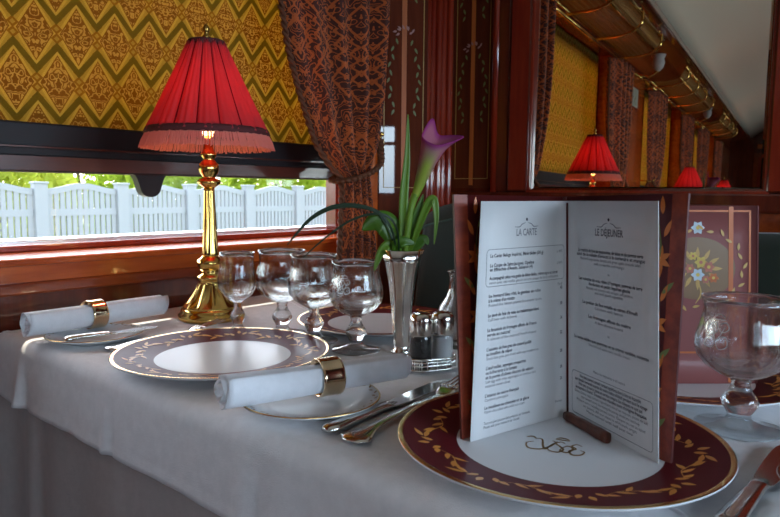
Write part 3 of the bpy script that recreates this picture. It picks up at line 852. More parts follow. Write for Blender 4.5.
def knife(t, L):
    hl = L * .45; mb = MB(); handle(mb, hl); mb.build('handle', ['silver', 'silver_dark'], t)
    mb = MB(); out = []
    bl = L - hl
    prof = [(0, .004, -.004), (.06, .0075, -.0095), (.3, .0098, -.0112), (.6, .0112, -.0112), (.82, .0112, -.0095), (.93, .0085, -.0055), (1., .001, .0015)]
    top = [V((hl - .004 + a * bl, b, 0)) for a, b, c in prof] + [V((hl - .004 + a * bl, c, 0)) for a, b, c in prof[::-1]]
    top = crom(top, 3, True)
    lo = [mb.v(p + V((0, 0, .0032))) for p in top]; hi = [mb.v(p + V((0, 0, .0048))) for p in top]
    mb.f(lo[::-1], sm=False); mb.f(hi, sm=False)
    for i in range(len(top)): mb.f((lo[i], lo[(i + 1) % len(top)], hi[(i + 1) % len(top)], hi[i]))
    mb.sweep([(hl - .010, 0, .0042), (hl + .010, 0, .0042)], [(.0062, .0036), (.0045, .0012)], 10)
    mb.build('blade', 'silver', t)
def fork(t, L):
    hl = L * .62; mb = MB()
    pts, secs = [], []
    for i in range(20):
        s = i / 19; x = s * hl
        w = (.0150 * math.exp(-(s / .17) ** 2) + .0048 + .0015 * s) * min(1, (s + .01) / .04) ** .5; z = .0035 + .0035 * math.sin(PI * s * .9)
        pts.append(V((x, 0, z))); secs.append((w, .0018))
    mb.sweep(pts, secs, 10, expo=2.6)
    for sg in (1, -1): stroke(mb, lambda a, b: V((a, b, .0072)), [(.006, 0), (.014, sg * .006), (.030, sg * .0045), (.05, sg * .0015)], .0014, 1)
    mb.build('handle', ['silver', 'silver_dark'], t)
    mb = MB(); bl = L - hl
    pts = [V((hl - .004 + bl * .42 * s, 0, .0045 + .004 * s - .007 * math.sin(PI * s) * .6)) for s in [i / 8 for i in range(9)]]
    mb.sweep(pts, [(.0052 + .0078 * (i / 8) ** .8, .0012) for i in range(9)], 10, expo=3)
    mb.build('neck', 'silver', t)
    for k in range(4):
        y = (k - 1.5) * .0066; mb = MB()
        pts = [V((hl + bl * (.40 + .60 * s), y * (1 - .06 * s), .0085 + .0045 * s ** 1.5)) for s in [i / 8 for i in range(9)]]
        mb.sweep(pts, [(.0019 * (1 - .55 * (i / 8) ** 3), .0011) for i in range(9)], 8, expo=3); mb.build('tine', 'silver', t)
def spoon(t, L):
    hl = L * .68; mb = MB(); pts, secs = [], []
    for i in range(20):
        s = i / 19; w = (.010 * math.exp(-(s / .16) ** 2) + .0040 + .001 * s) * min(1, (s + .01) / .04) ** .5
        pts.append(V((s * hl, 0, .0035 + .005 * math.sin(PI * s * .9)))); secs.append((w, .0018))
    mb.sweep(pts, secs, 10, expo=2.6); mb.build('handle', 'silver', t)
    mb = MB(); bl = L - hl
    def fn(s, q):
        th = 2 * PI * s; r = q
        x = hl + bl * (.5 + .52 * r * math.cos(th)); y = .021 * r * math.sin(th) * (1 + .12 * math.cos(th))
        return V((x, y, .0030 + .011 * r * r))
    mb.grid(fn, 36, 8, closeu=True); o = mb.build('bowl', 'silver', t); bmo = bpy.data.meshes; solid(o, .0012, 0)
place('table_knife', 'silver table knife lying between the nearer side plate and the front charger', 'knife', (.455, .474), (.695, .486), 'silver knives', knife)
place('dinner_fork', 'silver fork with ornate handle end lying beside the front charger plate', 'fork', (.452, .436), (.715, .468), 'silver forks', fork)
f2 = place('dinner_fork', 'silver fork tucked under the far charger, tines pointing at the lamp base', 'fork', (.475, .974), (.704, 1.004), 'silver forks', fork)
bk = place('butter_knife', 'small silver butter knife resting on the farther side plate under the napkin', 'knife', (.436, 1.034), (.590, 1.016), 'silver knives', lambda t, L: knife(t, L))
bk.location.z = ZT0 + .0118
place('table_knife', 'silver knife lying on the right beside the front charger', 'knife', (.515, .113), (.735, .105), 'silver knives', knife)
place('soup_spoon', 'silver soup spoon at the lower right corner outside the knife', 'spoon', (.46, .070), (.665, .082), 'silver spoons', spoon)

# ------------------------------------------------------------------ goblets
def make_goblet(label, loc, s=1., h=1., mono=None, name='wine_goblet', ms=.8):
    t = thing(name, label, 'glass', (loc[0], loc[1], ZT0), 0, 'cut crystal goblets')
    out = [(.0400, 0), (.0408, .0012), (.038, .0026), (.024, .0050), (.013, .0085), (.0105, .013), (.0125, .018), (.0165, .025), (.0172, .0295), (.0150, .0345), (.0098, .042), (.0085, .048), (.0100, .053)]
    mb = MB(); mb.lathe([(r * s, z * h) for r, z in out], 40); base = mb.build('stem', 'crystal', t)
    ob = [(.0102, .0532), (.022, .0585), (.034, .067), (.0420, .078), (.0446, .089), (.0435, .100), (.0402, .113), (.0378, .125), (.0382, .134), (.0396, .1405)]
    ib = [(.0376, .1405), (.0364, .134), (.0358, .125), (.0378, .113), (.0410, .100), (.0420, .089), (.0395, .0795), (.031, .069), (.018, .0625), (.0001, .0605)]
    n = 12
    def mod(th, i, r, z):
        if i < 10:
            k = math.sin(PI * max(0, min(1, (z / h - .055) / .075)))
            return 1 - .042 * k * abs(math.sin(n * th / 2)) ** .6 + .016 * k
        return 1.
    mb = MB(); mb.lathe([(r * s, z * h) for r, z in ob + ib], 96, mod=mod)
    b = mb.build('bowl', 'crystal', t)
    if mono is not None:     # etched cipher on the bowl
        mb = MB(); rad = lambda zz: (.0440 if zz < .10 else .0405 - (zz - .113) * .12) * s + .0008
        def bf(x, y):
            x *= ms; y *= ms; zz = .104 * h + y; a = mono + x / (.042 * s); r_ = lerp_tab([(.14, .0405), (.125, .0388), (.113, .0412), (.100, .0445), (.089, .0456), (.078, .043)], max(.079, min(.139, zz / h))) * s
            return V((r_ * math.cos(a), r_ * math.sin(a), zz))
        for st in ([(-.008, .012), (-.012, .006), (-.006, .001), (0, .006), (-.003, .013), (-.008, .012)], [(.002, .012), (.008, .014), (.011, .008), (.005, .004), (.001, .008)],
                   [(-.010, -.002), (-.012, -.010), (-.004, -.012), (-.001, -.005), (-.006, -.001), (-.010, -.002)], [(.001, -.002), (.009, .0), (.011, -.009), (.004, -.013), (.0, -.007)],
                   [(-.007, .010), (.0, -.004), (.007, .010)], [(-.006, .019), (0, .022), (.006, .019)], [(-.006, .0165), (.006, .0165)]):
            stroke(mb, bf, st, .0010, 0, 5, False)
        mb.build('etched_cipher', 'frost', b, normals=False)
    return t
toward = math.atan2(-.7, -.75)
make_goblet('clear cut crystal goblet nearest the lamp, narrowest of the row', (.697, .946), .76, 1.0)
make_goblet('clear cut crystal goblet second from the lamp, widest rim in the row', (.741, .879), 1.02, 1.04, toward + .9)
make_goblet('clear cut crystal goblet third from the lamp, before the far charger', (.741, .798), .98, 1.03)
make_goblet('clear cut crystal goblet next to the silver bud vase, closest of the row', (.741, .702), .96, 1.0, toward - .45)
make_goblet('large clear crystal goblet with etched cipher, alone right of the open menu', (.764, .161), 1.08, 1.0, PI + .21 - .55, 'water_goblet', 1.)
# carafe half hidden behind the menu
t = thing('glass_carafe', 'clear glass carafe with a slender neck half hidden behind the menu', 'carafe', (.872, .600, ZT0))
mb = MB(); mb.lathe([(.030, 0), (.034, .003), (.036, .015), (.036, .045), (.030, .070), (.019, .088), (.0145, .105), (.0140, .122), (.0165, .130), (.0175, .133), (.0150, .133), (.0125, .122), (.0130, .105), (.0172, .088), (.028, .069), (.033, .045), (.033, .015), (.0001, .010)], 36, mod=lambda th, i, r, z: 1 - .02 * abs(math.sin(6 * th)) if .005 < z < .09 and i < 8 else 1.)
mb.bm.transform(Matrix.Diagonal((1, 1, .92, 1))); mb.build('body', 'crystal', t)

# ------------------------------------------------------------------ cruet
cru = thing('cruet_stand', 'small oval silver filigree stand holding pepper and salt pots', 'cruet stand', (.7265, .543, ZT0), math.atan2(-.012, .023))
HX, HR = .0165, .0185
def stad(rad, n=44, hx=HX):
    out = []
    for i in range(n):
        th = 2 * PI * i / n; out.append(V((math.copysign(hx, math.cos(th)) * (min(1, abs(math.cos(th)) * 4)) + rad * math.cos(th), rad * math.sin(th), 0)))
    return out
mb = MB(); o0 = stad(HR - .002); lo = [mb.v(p + V((0, 0, .002))) for p in o0]; hi = [mb.v(p + V((0, 0, .0045))) for p in o0]
mb.f(lo[::-1]); mb.f(hi)
for i in range(len(o0)): mb.f((lo[i], lo[(i + 1) % len(o0)], hi[(i + 1) % len(o0)], hi[i]))
for i in range(4): mb.ball(V(((1 if i % 2 else -1) * HX * 1.2, (1 if i // 2 else -1) * HR * .7, .003)), .003, 8, 6)
mb.build('tray', 'silver', cru)
mb = MB(); S = stad(HR, 44)
for z, r in ((.004, .0014), (.0105, .0012), (.0150, .0010), (.0190, .0015)): mb.tube([p + V((0, 0, z)) for p in S], r, 6, True)
S2 = stad(HR, 72)
for i in range(0, 72, 2): mb.tube([S2[i] + V((0, 0, .004)), S2[i] + V((0, 0, .0185))], .0011, 5)
mb.build('gallery', 'silver', cru)
def pot(label, loc, fill, name, cat):
    t = thing(name, label, cat, (loc[0], loc[1], ZT0 + .0048), 0)
    mb = MB(); mb.lathe([(.0130, 0), (.0150, .002), (.0150, .046), (.0135, .049)], 28); mb.build('glass_body', 'crystal', t)
    mb = MB(); mb.lathe([(.0118, .002), (.0128, .004), (.0128, .044 if fill == 'pepper' else .040), (.0115, .045 if fill == 'pepper' else .041)], 24); mb.build('filling', fill, t)
    mb = MB(); mb.lathe([(.0154, .0455), (.0160, .048), (.0160, .067), (.0150, .0735), (.0115, .0762), (.0001, .0772)], 32); mb.build('cap', 'silver', t)
cdx = V((math.cos(cru.rotation_euler.z), math.sin(cru.rotation_euler.z), 0)); cc = V((.7265, .543, 0))
pot('pepper pot with a dark filling and polished silver cap in the cruet stand', cc - cdx * HX, 'pepper', 'pepper_pot', 'pepper pot')
pot('salt pot with a pale filling and silver cap in the cruet stand', cc + cdx * HX, 'salt', 'salt_pot', 'salt pot')

# ------------------------------------------------------------------ bud vase and calla lily
VX, VY = .778, .640
t = thing('bud_vase', 'tall flared fluted silver bud vase holding the calla lily', 'vase', (VX, VY, ZT0))
mb = MB(); op = [(.0165, 0), (.0172, .002), (.0130, .006), (.0128, .012), (.0140, .040), (.0165, .075), (.0205, .110), (.0262, .140), (.0330, .1595)]
ip = [(.0318, .1595), (.0250, .139), (.0190, .109), (.0150, .075), (.012, .04), (.0001, .03)]
mb.lathe(op + ip, 64, mod=lambda th, i, r, z: (1 + .030 * math.cos(8 * th) * min(1, z / .03)))
mb.build('vase_body', 'silver', t)
lily = thing('calla_lily', 'plum and green calla lily with broad leaves and grass blades in the silver vase', 'flower', (VX, VY, TZ + .16))
O = V((VX, VY, TZ + .16))
def rel(pts): return [V(p) - O for p in pts]
mb = MB(); sp = crom(rel([(.779, .641, .80), (.780, .638, .88), (.778, .632, .93), (.782, .627, .975), (.786, .622, .995)]), 8)
mb.tube(sp, [.0048 + .0015 * i / (len(sp) - 1) for i in range(len(sp))], 10); mb.build('stem', 'stem_green', lily)
# spathe: wrapped funnel, mouth cut aslant, one lip curling out
ax0, ax1 = V((.7855, .622, .992)) - O, V((.8035, .599, 1.076)) - O
ax = (ax1 - ax0); AL = ax.length; ax.normalize()
vr = V((.649, -.76, 0)); sd = (vr - ax * vr.dot(ax)).normalized(); fr = ax.cross(sd).normalized()     # sd = to the right in view, fr towards/away from viewer
if fr.dot(V((.7, .7, 0))) > 0: fr = -fr                    # fr points towards the viewer
def spathe(s, q):
    th = 2 * PI * s                               # 0 = towards viewer
    r = .0052 + .0132 * (1 - (1 - q) ** 1.35) * (.35 + .65 * q ** .6)
    cs, sn = math.cos(th), math.sin(th)
    right = max(0, sn); left = max(0, -sn); back = max(0, -cs)
    ht = 1 - .10 * max(0, cs) + .10 * back + .16 * right ** 2 + .26 * max(0, math.cos(th - 3.9)) ** 6      # tall point at the back left
    flare = (q ** 7) * (.017 * right ** 2.2 + .003)
    lift_ = .004 * (q ** 9) * right ** 2 
    return ax0 + ax * (AL * q * ht + lift_) + sd * ((r + flare) * sn) + fr * ((r * .92 + (q ** 7) * .004) * cs)
mb = MB(); mb.grid(spathe, 48, 30, 0, lambda s, q: (abs(((s + .5) % 1) - .5), q), True)
o = mb.build('spathe', 'bloom', lily); solid(o, .0012, 0)
mb = MB(); mb.tube([ax0 + ax * (AL * .25), ax0 + ax * (AL * .55), ax0 + ax * (AL * .86)], [.003, .0034, .0018], 8); mb.build('spadix', 'inlay_gold', lily)
def leaf(pts, wmax, matn, fold=.25, peak=.4, tip=.0, thick=.0007, nm='leaf', face=None):
    P = crom(rel(pts), 10); N = len(P); mb = MB(); rows = []
    for i, p in enumerate(P):
        s = i / (N - 1); tt = (P[min(i + 1, N - 1)] - P[max(i - 1, 0)]).normalized()
        view = face or V((-.72, -.66, .25)); a = tt.cross(view); a = a.normalized() if a.length > 1e-4 else V((0, 0, 1)); b = a.cross(tt).normalized()
        w = wmax * (math.sin(PI * min(1, s ** (math.log(.5) / math.log(peak)))) * (1 - .15) + .15 * (1 - s)) + .0006
        rows.append([mb.v(p + a * (w * k) + b * (fold * w * (abs(k) - .5))) for k in (-1, -.5, 0, .5, 1)])
    for r0, r1 in zip(rows, rows[1:]):
        for k in range(4): mb.f((r0[k], r0[k + 1], r1[k + 1], r1[k]))
    o = mb.build(nm, matn, lily); solid(o, thick, 0); return o
leaf([(.776, .640, .88), (.774, .636, .93), (.773, .634, .99), (.776, .631, 1.05), (.777, .631, 1.113)], .0066, 'leaf_mid', .3, .45)
leaf([(.776, .643, .89), (.768, .648, .925), (.758, .655, .948), (.745, .668, .952), (.733, .682, .940)], .020, 'leaf_dark', .25, .55)
leaf([(.778, .640, .89), (.772, .645, .92), (.764, .650, .945), (.752, .660, .960)], .010, 'leaf_mid', .3, .5)
leaf([(.779, .636, .89), (.783, .620, .93), (.790, .606, .972), (.796, .596, .988), (.799, .592, .960), (.797, .594, .920)], .0062, 'leaf_mid', .3, .5)
leaf([(.779, .638, .89), (.780, .628, .93), (.786, .618, .965), (.792, .612, .995)], .0085, 'leaf_dark', .3, .45)
leaf([(.775, .641, .90), (.760, .650, .918), (.744, .655, .905), (.736, .660, .880)], .0075, 'leaf_mid', .2, .45)
leaf([(.779, .637, .895), (.790, .625, .918), (.800, .615, .926), (.806, .612, .918)], .010, 'leaf_dark', .2, .4)
leaf([(.776, .642, .895), (.764, .640, .916), (.770, .630, .924), (.785, .620, .920)], .009, 'leaf_dark', .2, .5)
leaf([(.772, .643, .90), (.747, .640, .949), (.727, .657, .972), (.697, .693, .977), (.670, .725, .959), (.645, .753, .918)], .0034, 'blade_dark', .2, .62, nm='grass_blade')
leaf([(.772, .641, .90), (.745, .625, .946), (.722, .634, .966), (.695, .665, .958), (.668, .696, .930), (.647, .720, .901)], .0013, 'blade_dark', .2, .5, nm='grass_blade')
leaf([(.782, .636, .90), (.800, .640, .925), (.830, .635, .945), (.860, .612, .955), (.885, .59, .965)], .0010, 'blade_dark', .2, .5, nm='grass_blade')
leaf([(.772, .643, .90), (.750, .660, .962), (.720, .690, .975), (.690, .730, .968)], .0012, 'blade_dark', .2, .5, nm='grass_blade')

# ------------------------------------------------------------------ table lamp
def make_lamp(label, loc):
    t = thing('table_lamp', label, 'lamp', (loc[0], loc[1], ZT0), 0, 'red shaded brass table lamps')
    n = 12
    def fl(lo, hi, amp):
        def mod(th, i, r, z):
            k = max(0, min(1, (z - lo) / .008)) * max(0, min(1, (hi - z) / .008)); return 1 - amp * k * abs(math.sin(n * th / 2)) ** .6
        return mod
    mb = MB(); mb.lathe([(.0600, 0), (.0625, .002), (.0625, .010), (.0590, .012), (.0575, .017), (.0560, .022)], 72); mb.build('base', 'brass', t)
    mb = MB(); mb.lathe([(.0555, .0215), (.0535, .026), (.0465, .034), (.0385, .045), (.0310, .057), (.0255, .068), (.0222, .075), (.0250, .077), (.0265, .080), (.0250, .083), (.0190, .086), (.0175, .091), (.0200, .096)], 96, mod=fl(.024, .073, .13)); mb.build('bell_foot', 'brass', t)
    mb = MB(); mb.lathe([(.0185, .0955), (.0225, .100), (.0255, .106), (.0262, .110), (.0235, .115), (.0175, .119), (.0155, .122)], 48); mb.build('lower_knop', 'brass', t)
    mb = MB(); mb.lathe([(.0150, .1215), (.0155, .124), (.0150, .128), (.0128, .180), (.0102, .245), (.0098, .252)], 72, mod=fl(.127, .249, .20)); mb.build('column', 'brass', t)
    mb = MB(); mb.lathe([(.0100, .2515), (.0140, .255), (.0215, .260), (.0225, .264), (.0185, .268), (.0120, .271), (.0125, .274), (.0180, .281), (.0195, .289), (.0180, .297), (.0120, .303), (.0105, .306), (.0135, .311), (.0150, .316), (.0110, .321), (.0085, .330), (.0085, .350)], 40); mb.build('upper_knop', 'brass', t)
    mb = MB(); mb.tube([(0, 0, .349), (0, 0, .528)], .0035, 8)
    for k in range(3):
        a = 2 * PI * k / 3; mb.tube([(0, 0, .520), (.031 * math.cos(a), .031 * math.sin(a), .519)], .0015, 6)
    mb.build('harp', 'brass_dark', t)
    # pleated silk shade
    zb, zt_, rb, rt = .356, .522, .109, .0315
    def shade(s, q):
        th = 2 * PI * s; r = rb + (rt - rb) * q ** .96
        pl = .010 * (1 - q * .55) * (abs(math.sin(8 * th)) ** .6 - .5) + .0016 * math.sin(56 * th + 2 * math.sin(th * 3)) * (1 - q * .5)
        return V(((r + pl) * math.cos(th), (r + pl) * math.sin(th), zb + (zt_ - zb) * q))
    mb = MB(); mb.grid(shade, 256, 14, closeu=True); sh = mb.build('lamp_shade', 'shade_red', t); solid(sh, .0008, 0)
    mb = MB()
    for k in range(16):                      # doubled silk at every seam
        th = PI / 16 * (2 * k); pts = [shade(th / (2 * PI), q / 10) for q in range(11)]
        mb.sweep([p + V((p.x, p.y, 0)).normalized() * .0012 for p in pts], [(.0012 * 1, .0030 * (1 - .4 * i / 10)) for i in range(11)], 6)
    mb.build('seam', 'shade_seam', sh)
    mb = MB(); mb.lathe([(.0335, .512), (.0345, .514), (.0340, .523), (.0325, .525)], 40, capb=False, capt=False); o = mb.build('top_band', 'trim_brown', sh); solid(o, .001, 0)
    mb = MB(); mb.lathe([(.1130, .349), (.1150, .353), (.1130, .360), (.1098, .363)], 96, capb=False, capt=False, mod=lambda th, i, r, z: 1 + .012 * math.sin(60 * th) * (i % 2)); o = mb.build('braid', 'trim_brown', sh); solid(o, .001, 0)
    mb = MB(); nF = 300; R = random.Random(5)
    for k in range(nF):
        th = 2 * PI * (k + R.uniform(-.2, .2)) / nF; c, s_ = math.cos(th), math.sin(th); ln = .0255 + R.uniform(-.002, .002); j = R.uniform(-.0012, .0012)
        mb.tube([(.1130 * c, .1130 * s_, .351), ((.1185 + j) * c, (.1185 + j) * s_, .339), ((.1232 + j) * c, (.1232 + j) * s_, .351 - ln)], .00125, 4, caps=False)
    mb.build('fringe', 'fringe', sh)
    mb = MB(); mb.lathe([(.0035, .522), (.0045, .527), (.0085, .532), (.0040, .537), (.0050, .541), (.0078, .546), (.0050, .551), (.0015, .556)], 16); mb.build('finial', 'brass_dark', t)
    mb = MB(); mb.lathe([(.010, .350), (.011, .362), (.016, .378), (.019, .392), (.016, .406), (.006, .415), (.0005, .417)], 20); mb.build('bulb', 'bulb_glow', t)
    return t
M['bulb_glow'] = mat('bulb_glow', (.9, .8, .6), .3, emit=(1., .62, .28), estr=14)
lamp = make_lamp('brass table lamp with red pleated fringed shade standing by the window', (.739, 1.087))
LAMPS = [(.739, 1.087)]
def ref_table(dx, k):
    for nm, lb in (('dining_table', 'dining table at the %s window farther along the carriage'), ('tablecloth', 'white tablecloth on the table at the %s window'),):
        src = [o for o in bpy.data.objects if o.name == nm][0]
        c = copy_tree(src); c.location.x += dx; c['label'] = lb % k; c['group'] = 'tables further along the carriage'
for x, y, k in ((-1.86, 1.04, 'second'), (-4.55, 1.04, 'third')):
    c = copy_tree(lamp); c.location = (x, y, ZT0); c['label'] = 'red shaded brass table lamp at the %s window, reflected in the wall mirror' % k
    LAMPS.append((x, y)); ref_table(x - .735, k)
def light(name, kind, loc, power, col=(1, 1, 1), **kw):
    l = bpy.data.lights.new(name, kind); l.energy = power; l.color = col
    for k, v in kw.items(): setattr(l, k, v)
    o = bpy.data.objects.new(name, l); COL.objects.link(o); o.location = loc; return o
for i, (x, y) in enumerate(LAMPS): light('lamp_bulb_light', 'POINT', (x, y, ZT0 + .43), .34, (1., .72, .5), shadow_soft_size=.02)

# ------------------------------------------------------------------ menus
def bilin(a, b, c, d):     # a bottom-outer, b bottom-inner, c top-outer, d top-inner; s 0 outer..1 inner, t 0 bottom..1 top
    a, b, c, d = map(V, (a, b, c, d))
    return lambda s, t: (a * (1 - s) + b * s) * (1 - t) + (c * (1 - s) + d * s) * t
def slab(mb, q, th, nrm, mi=None, n=6):
    g0 = mb.grid(lambda s, t: q(s, t), n, n, mi); g1 = mb.grid(lambda s, t: q(s, t) + nrm * th, n, n, mi)
    for i in range(n):
        mb.f((g0[i][0], g0[i + 1][0], g1[i + 1][0], g1[i][0]), mi, False); mb.f((g0[i][n], g1[i][n], g1[i + 1][n], g0[i + 1][n]), mi, False)
        mb.f((g0[0][i], g1[0][i], g1[0][i + 1], g0[0][i + 1]), mi, False); mb.f((g0[n][i], g0[n][i + 1], g1[n][i + 1], g1[n][i]), mi, False)
ZM = TZ + .0074
FB, FT = V((.663, .3080, ZM)), V((.662, .3165, .990))
menu = thing('menu_card', 'open menu in a dark red wood bordered cover standing on the front charger', 'menu', (.60, .27, ZM), 0)
MO = V((.60, .27, ZM))
LB, LT = V((.5225, .342, ZM)), V((.530, .3405, .990)); RB, RT = V((.592, .187, ZM)), V((.597, .200, .992))
CLB, CLT = V((.5225, .352, ZM)), V((.5235, .3675, .996)); CRB, CRT = V((.597, .178, ZM)), V((.631, .185, .999))
FBc, FTc = V((.6655, .313, ZM)), V((.6655, .322, .9945))
off = lambda q: (lambda s, t: q(s, t) - MO)
qL, qR = off(bilin(LB, FB, LT, FT)), off(bilin(RB, FB, RT, FT))
cL, cR = off(bilin(CLB, FBc, CLT, FTc)), off(bilin(CRB, FBc, CRT, FTc))
def nrm(q, toward):
    n = (q(1, .5) - q(0, .5)).cross(q(.5, 1) - q(.5, 0)).normalized()
    return n if n.dot(toward) > 0 else -n
vd = V((-.76, -.65, 0))
nL, nR = nrm(qL, V((-.2, -1, 0))), nrm(qR, V((-1, .5, 0)))
ncL, ncR = nrm(cL, V((-.2, -1, 0))), nrm(cR, V((-1, .5, 0)))
W, Hh = .148, .230
def on(q, n, d, flip=False):
    """metres on the page: x from the left reading edge, y up from the bottom"""
    return (lambda x, y: q((1 - x / W) if flip else x / W, y / Hh) + n * d)
for q, n, nm, flip in ((cL, ncL, 'left_cover', False), (cR, ncR, 'right_cover', True)):
    mb = MB(); slab(mb, q, .0025, -n, 0)
    g, g2 = on(q, n, .0003), on(q, n, .0006)
    rect2(mb, g, 0, 0, .016, Hh, 1, 4)
    R = random.Random(4)
    for yy, mm in ((.055, 4), (.115, 3), (.172, 4)):
        for k in range(7): decal(mb, g2, leaf2((.026, yy), .013, .0055, 2 * PI * k / 7), 2 if yy == .125 else 5)
        decal(mb, g2, disc2((.0262, yy), .003), 2)
        stroke(mb, g2, [(.024, yy - .03), (.028, yy - .012), (.025, yy + .01), (.028, yy + .03)], .0016, 3)
        for j, (dx, dy, an) in enumerate(((-.003, .020, 2.0), (.003, .028, .9), (.002, -.018, -1.1), (-.004, -.030, 2.4), (.0, .040, 1.5))): decal(mb, g2, leaf2((.025 + dx, yy + dy), .017, .0052, an), 3 if j % 2 else 5)
    mb.build(nm, ['cover_red', 'cover_wood', 'motif_orange', 'inlay_green', 'inlay_gold', 'cover_flower'] if False else ['cover_red', 'cover_wood', 'motif_orange', 'inlay_green', 'inlay_gold', 'inlay_orange'], menu, normals=False)
mb = MB()
mb.tube([FBc - MO + V((-.0015, -.001, .0005)), FTc - MO + V((-.0015, -.001, .0))], .0022, 8); mb.build('spine', 'cover_red', menu)
mb = MB(); mb.tube([FB - MO + V((-.003, -.001, .002)), FT - MO + V((-.003, -.001, -.002))], .0011, 6); mb.build('binding_cord', 'cover_red', menu)
def page(q, n, nm, flip, rows, boxes, title, tw):
    mb = MB(); slab(mb, q, .0006, -n); p = mb.build(nm, 'white_page', menu, normals=False)
    mb = MB(); g = on(q, n, .00025, flip)
    # ornament: little lozenge with a wavy rule
    oy = Hh * (1 - .097); cx = W * .5
    decal(mb, g, disc2((cx, oy + .0042), .0017, 6), 0)
    for sg in (1, -1): stroke(mb, g, [(cx + sg * .002, oy + .001), (cx + sg * .008, oy - .0005), (cx + sg * .012, oy - .003), (cx + sg * .020, oy - .0028)], .0009, 1)
    put_text(mb, g, title, (cx, Hh * (1 - .148)), .0098, 1, 'CENTER', .012, .8, tw)
    for (t, txt, wt, al, width) in rows:
        x = {'L': W * .115, 'C': W * .5, 'R': W * .93}[al]
        put_text(mb, g, txt, (x, Hh * (1 - t) - .0012), .0047 if wt else .0040, 0 if wt else 1, {'L': 'LEFT', 'C': 'CENTER', 'R': 'RIGHT'}[al], .014 if wt else 0., .8, width)
    for (x0, y0, x1, y1) in boxes:
        r = .004; pts = []
        for (cx_, cy_, a0) in ((x1 - r, y1 - r, 0), (x0 + r, y1 - r, 90), (x0 + r, y0 + r, 180), (x1 - r, y0 + r, 270)):
            for k in range(5): a = math.radians(a0 + 22.5 * k); pts.append((cx_ + r * math.cos(a), cy_ + r * math.sin(a)))
        pts.append(pts[0])
        for (ax_, ay), (bx_, by) in zip(pts, pts[1:]):
            d = V((bx_ - ax_, by - ay, 0)); q_ = V((-d.y, d.x, 0)).normalized() * .00025
            m_ = max(1, int(d.length / .03))
            for i in range(m_):
                u0, u1 = i / m_, (i + 1) / m_
                mb.poly([g(ax_ + d.x * u + s_ * q_.x, ay + d.y * u + s_ * q_.y) for u, s_ in ((u0, 1), (u0, -1), (u1, -1), (u1, 1))], 1)
    mb.build('printed_text', ['ink', 'ink_grey'], p, normals=False)
LR = [(.228, 'Le Caviar Beluga Impérial, Blinis tièdes (30 g)', 1, 'L', .086), (.228, 'à 190 €', 0, 'R', None),
      (.268, 'La Coupe de Saint-Jacques, Opaline', 1, 'L', .070), (.286, 'en Effilochée d\'Aneth, Sabayon (4)', 1, 'L', .068), (.280, 'à 160 €', 0, 'R', None),
      (.322, 'Accompagnés selon vos goûts de blinis tièdes, crème aigre et citron', 1, 'L', .112), (.340, 'servis avec une vodka glacée ou une coupe de brut millésimé', 0, 'L', .112),
      (.378, 'Prix €', 0, 'R', None),
      (.396, 'Le homard bleu rôti, la gambas en robe', 1, 'L', .082), (.416, 'à la crème d\'un risotto', 1, 'L', .040), (.434, 'Roasted blue lobster, prawns in a creamy risotto', 0, 'L', .084), (.396, '45', 1, 'R', None),
      (.478, 'Le pavé de foie de veau au balsamique blanc', 1, 'L', .080), (.496, 'Calf liver with balsamic', 0, 'L', .044), (.468, '38', 1, 'R', None),
      (.540, 'La farandole de fromages affinés de France', 1, 'L', .076), (.560, 'servie au naturel', 1, 'L', .034), (.578, 'A selection of fine matured French cheeses', 0, 'L', .076), (.535, '36', 1, 'R', None),
      (.622, 'L\'assiette de foie gras de canard poêlé', 1, 'L', .068), (.642, 'au bouillon de cèpes', 1, 'L', .038), (.660, 'Duck foie gras, pan fried with cep mushroom', 0, 'L', .080), (.604, '32', 1, 'R', None),
      (.702, 'L\'œuf mollet, asperges croquantes', 1, 'L', .060), (.722, 'ou la fine tarte à la tomate', 1, 'L', .046), (.742, 'et la purée d\'olives douces de saison', 1, 'L', .072), (.760, 'Soft egg with crisp asparagus or tomato tart', 0, 'L', .076), (.778, 'seasonal sweet olives', 0, 'L', .036), (.690, '28', 1, 'R', None),
      (.820, 'L\'ananas au sucre français', 1, 'L', .050), (.838, 'Caramel pineapple', 0, 'L', .034), (.765, '30', 1, 'R', None),
      (.872, 'Le moelleux au chocolat et sa glace', 1, 'L', .066), (.890, 'Warm chocolate cake with ice cream', 0, 'L', .060), (.820, '25', 1, 'R', None),
      (.938, 'Tous nos plats peuvent être préparés sur demande', 0, 'L', .068), (.955, 'Please ask your steward for details', 0, 'L', .052), (.925, 'Prix nets', 0, 'R', None)]
page(qL, nL, 'left_page', False, LR, [(W * .08, Hh * .645, W * .95, Hh * .80)], 'LA CARTE', .034)
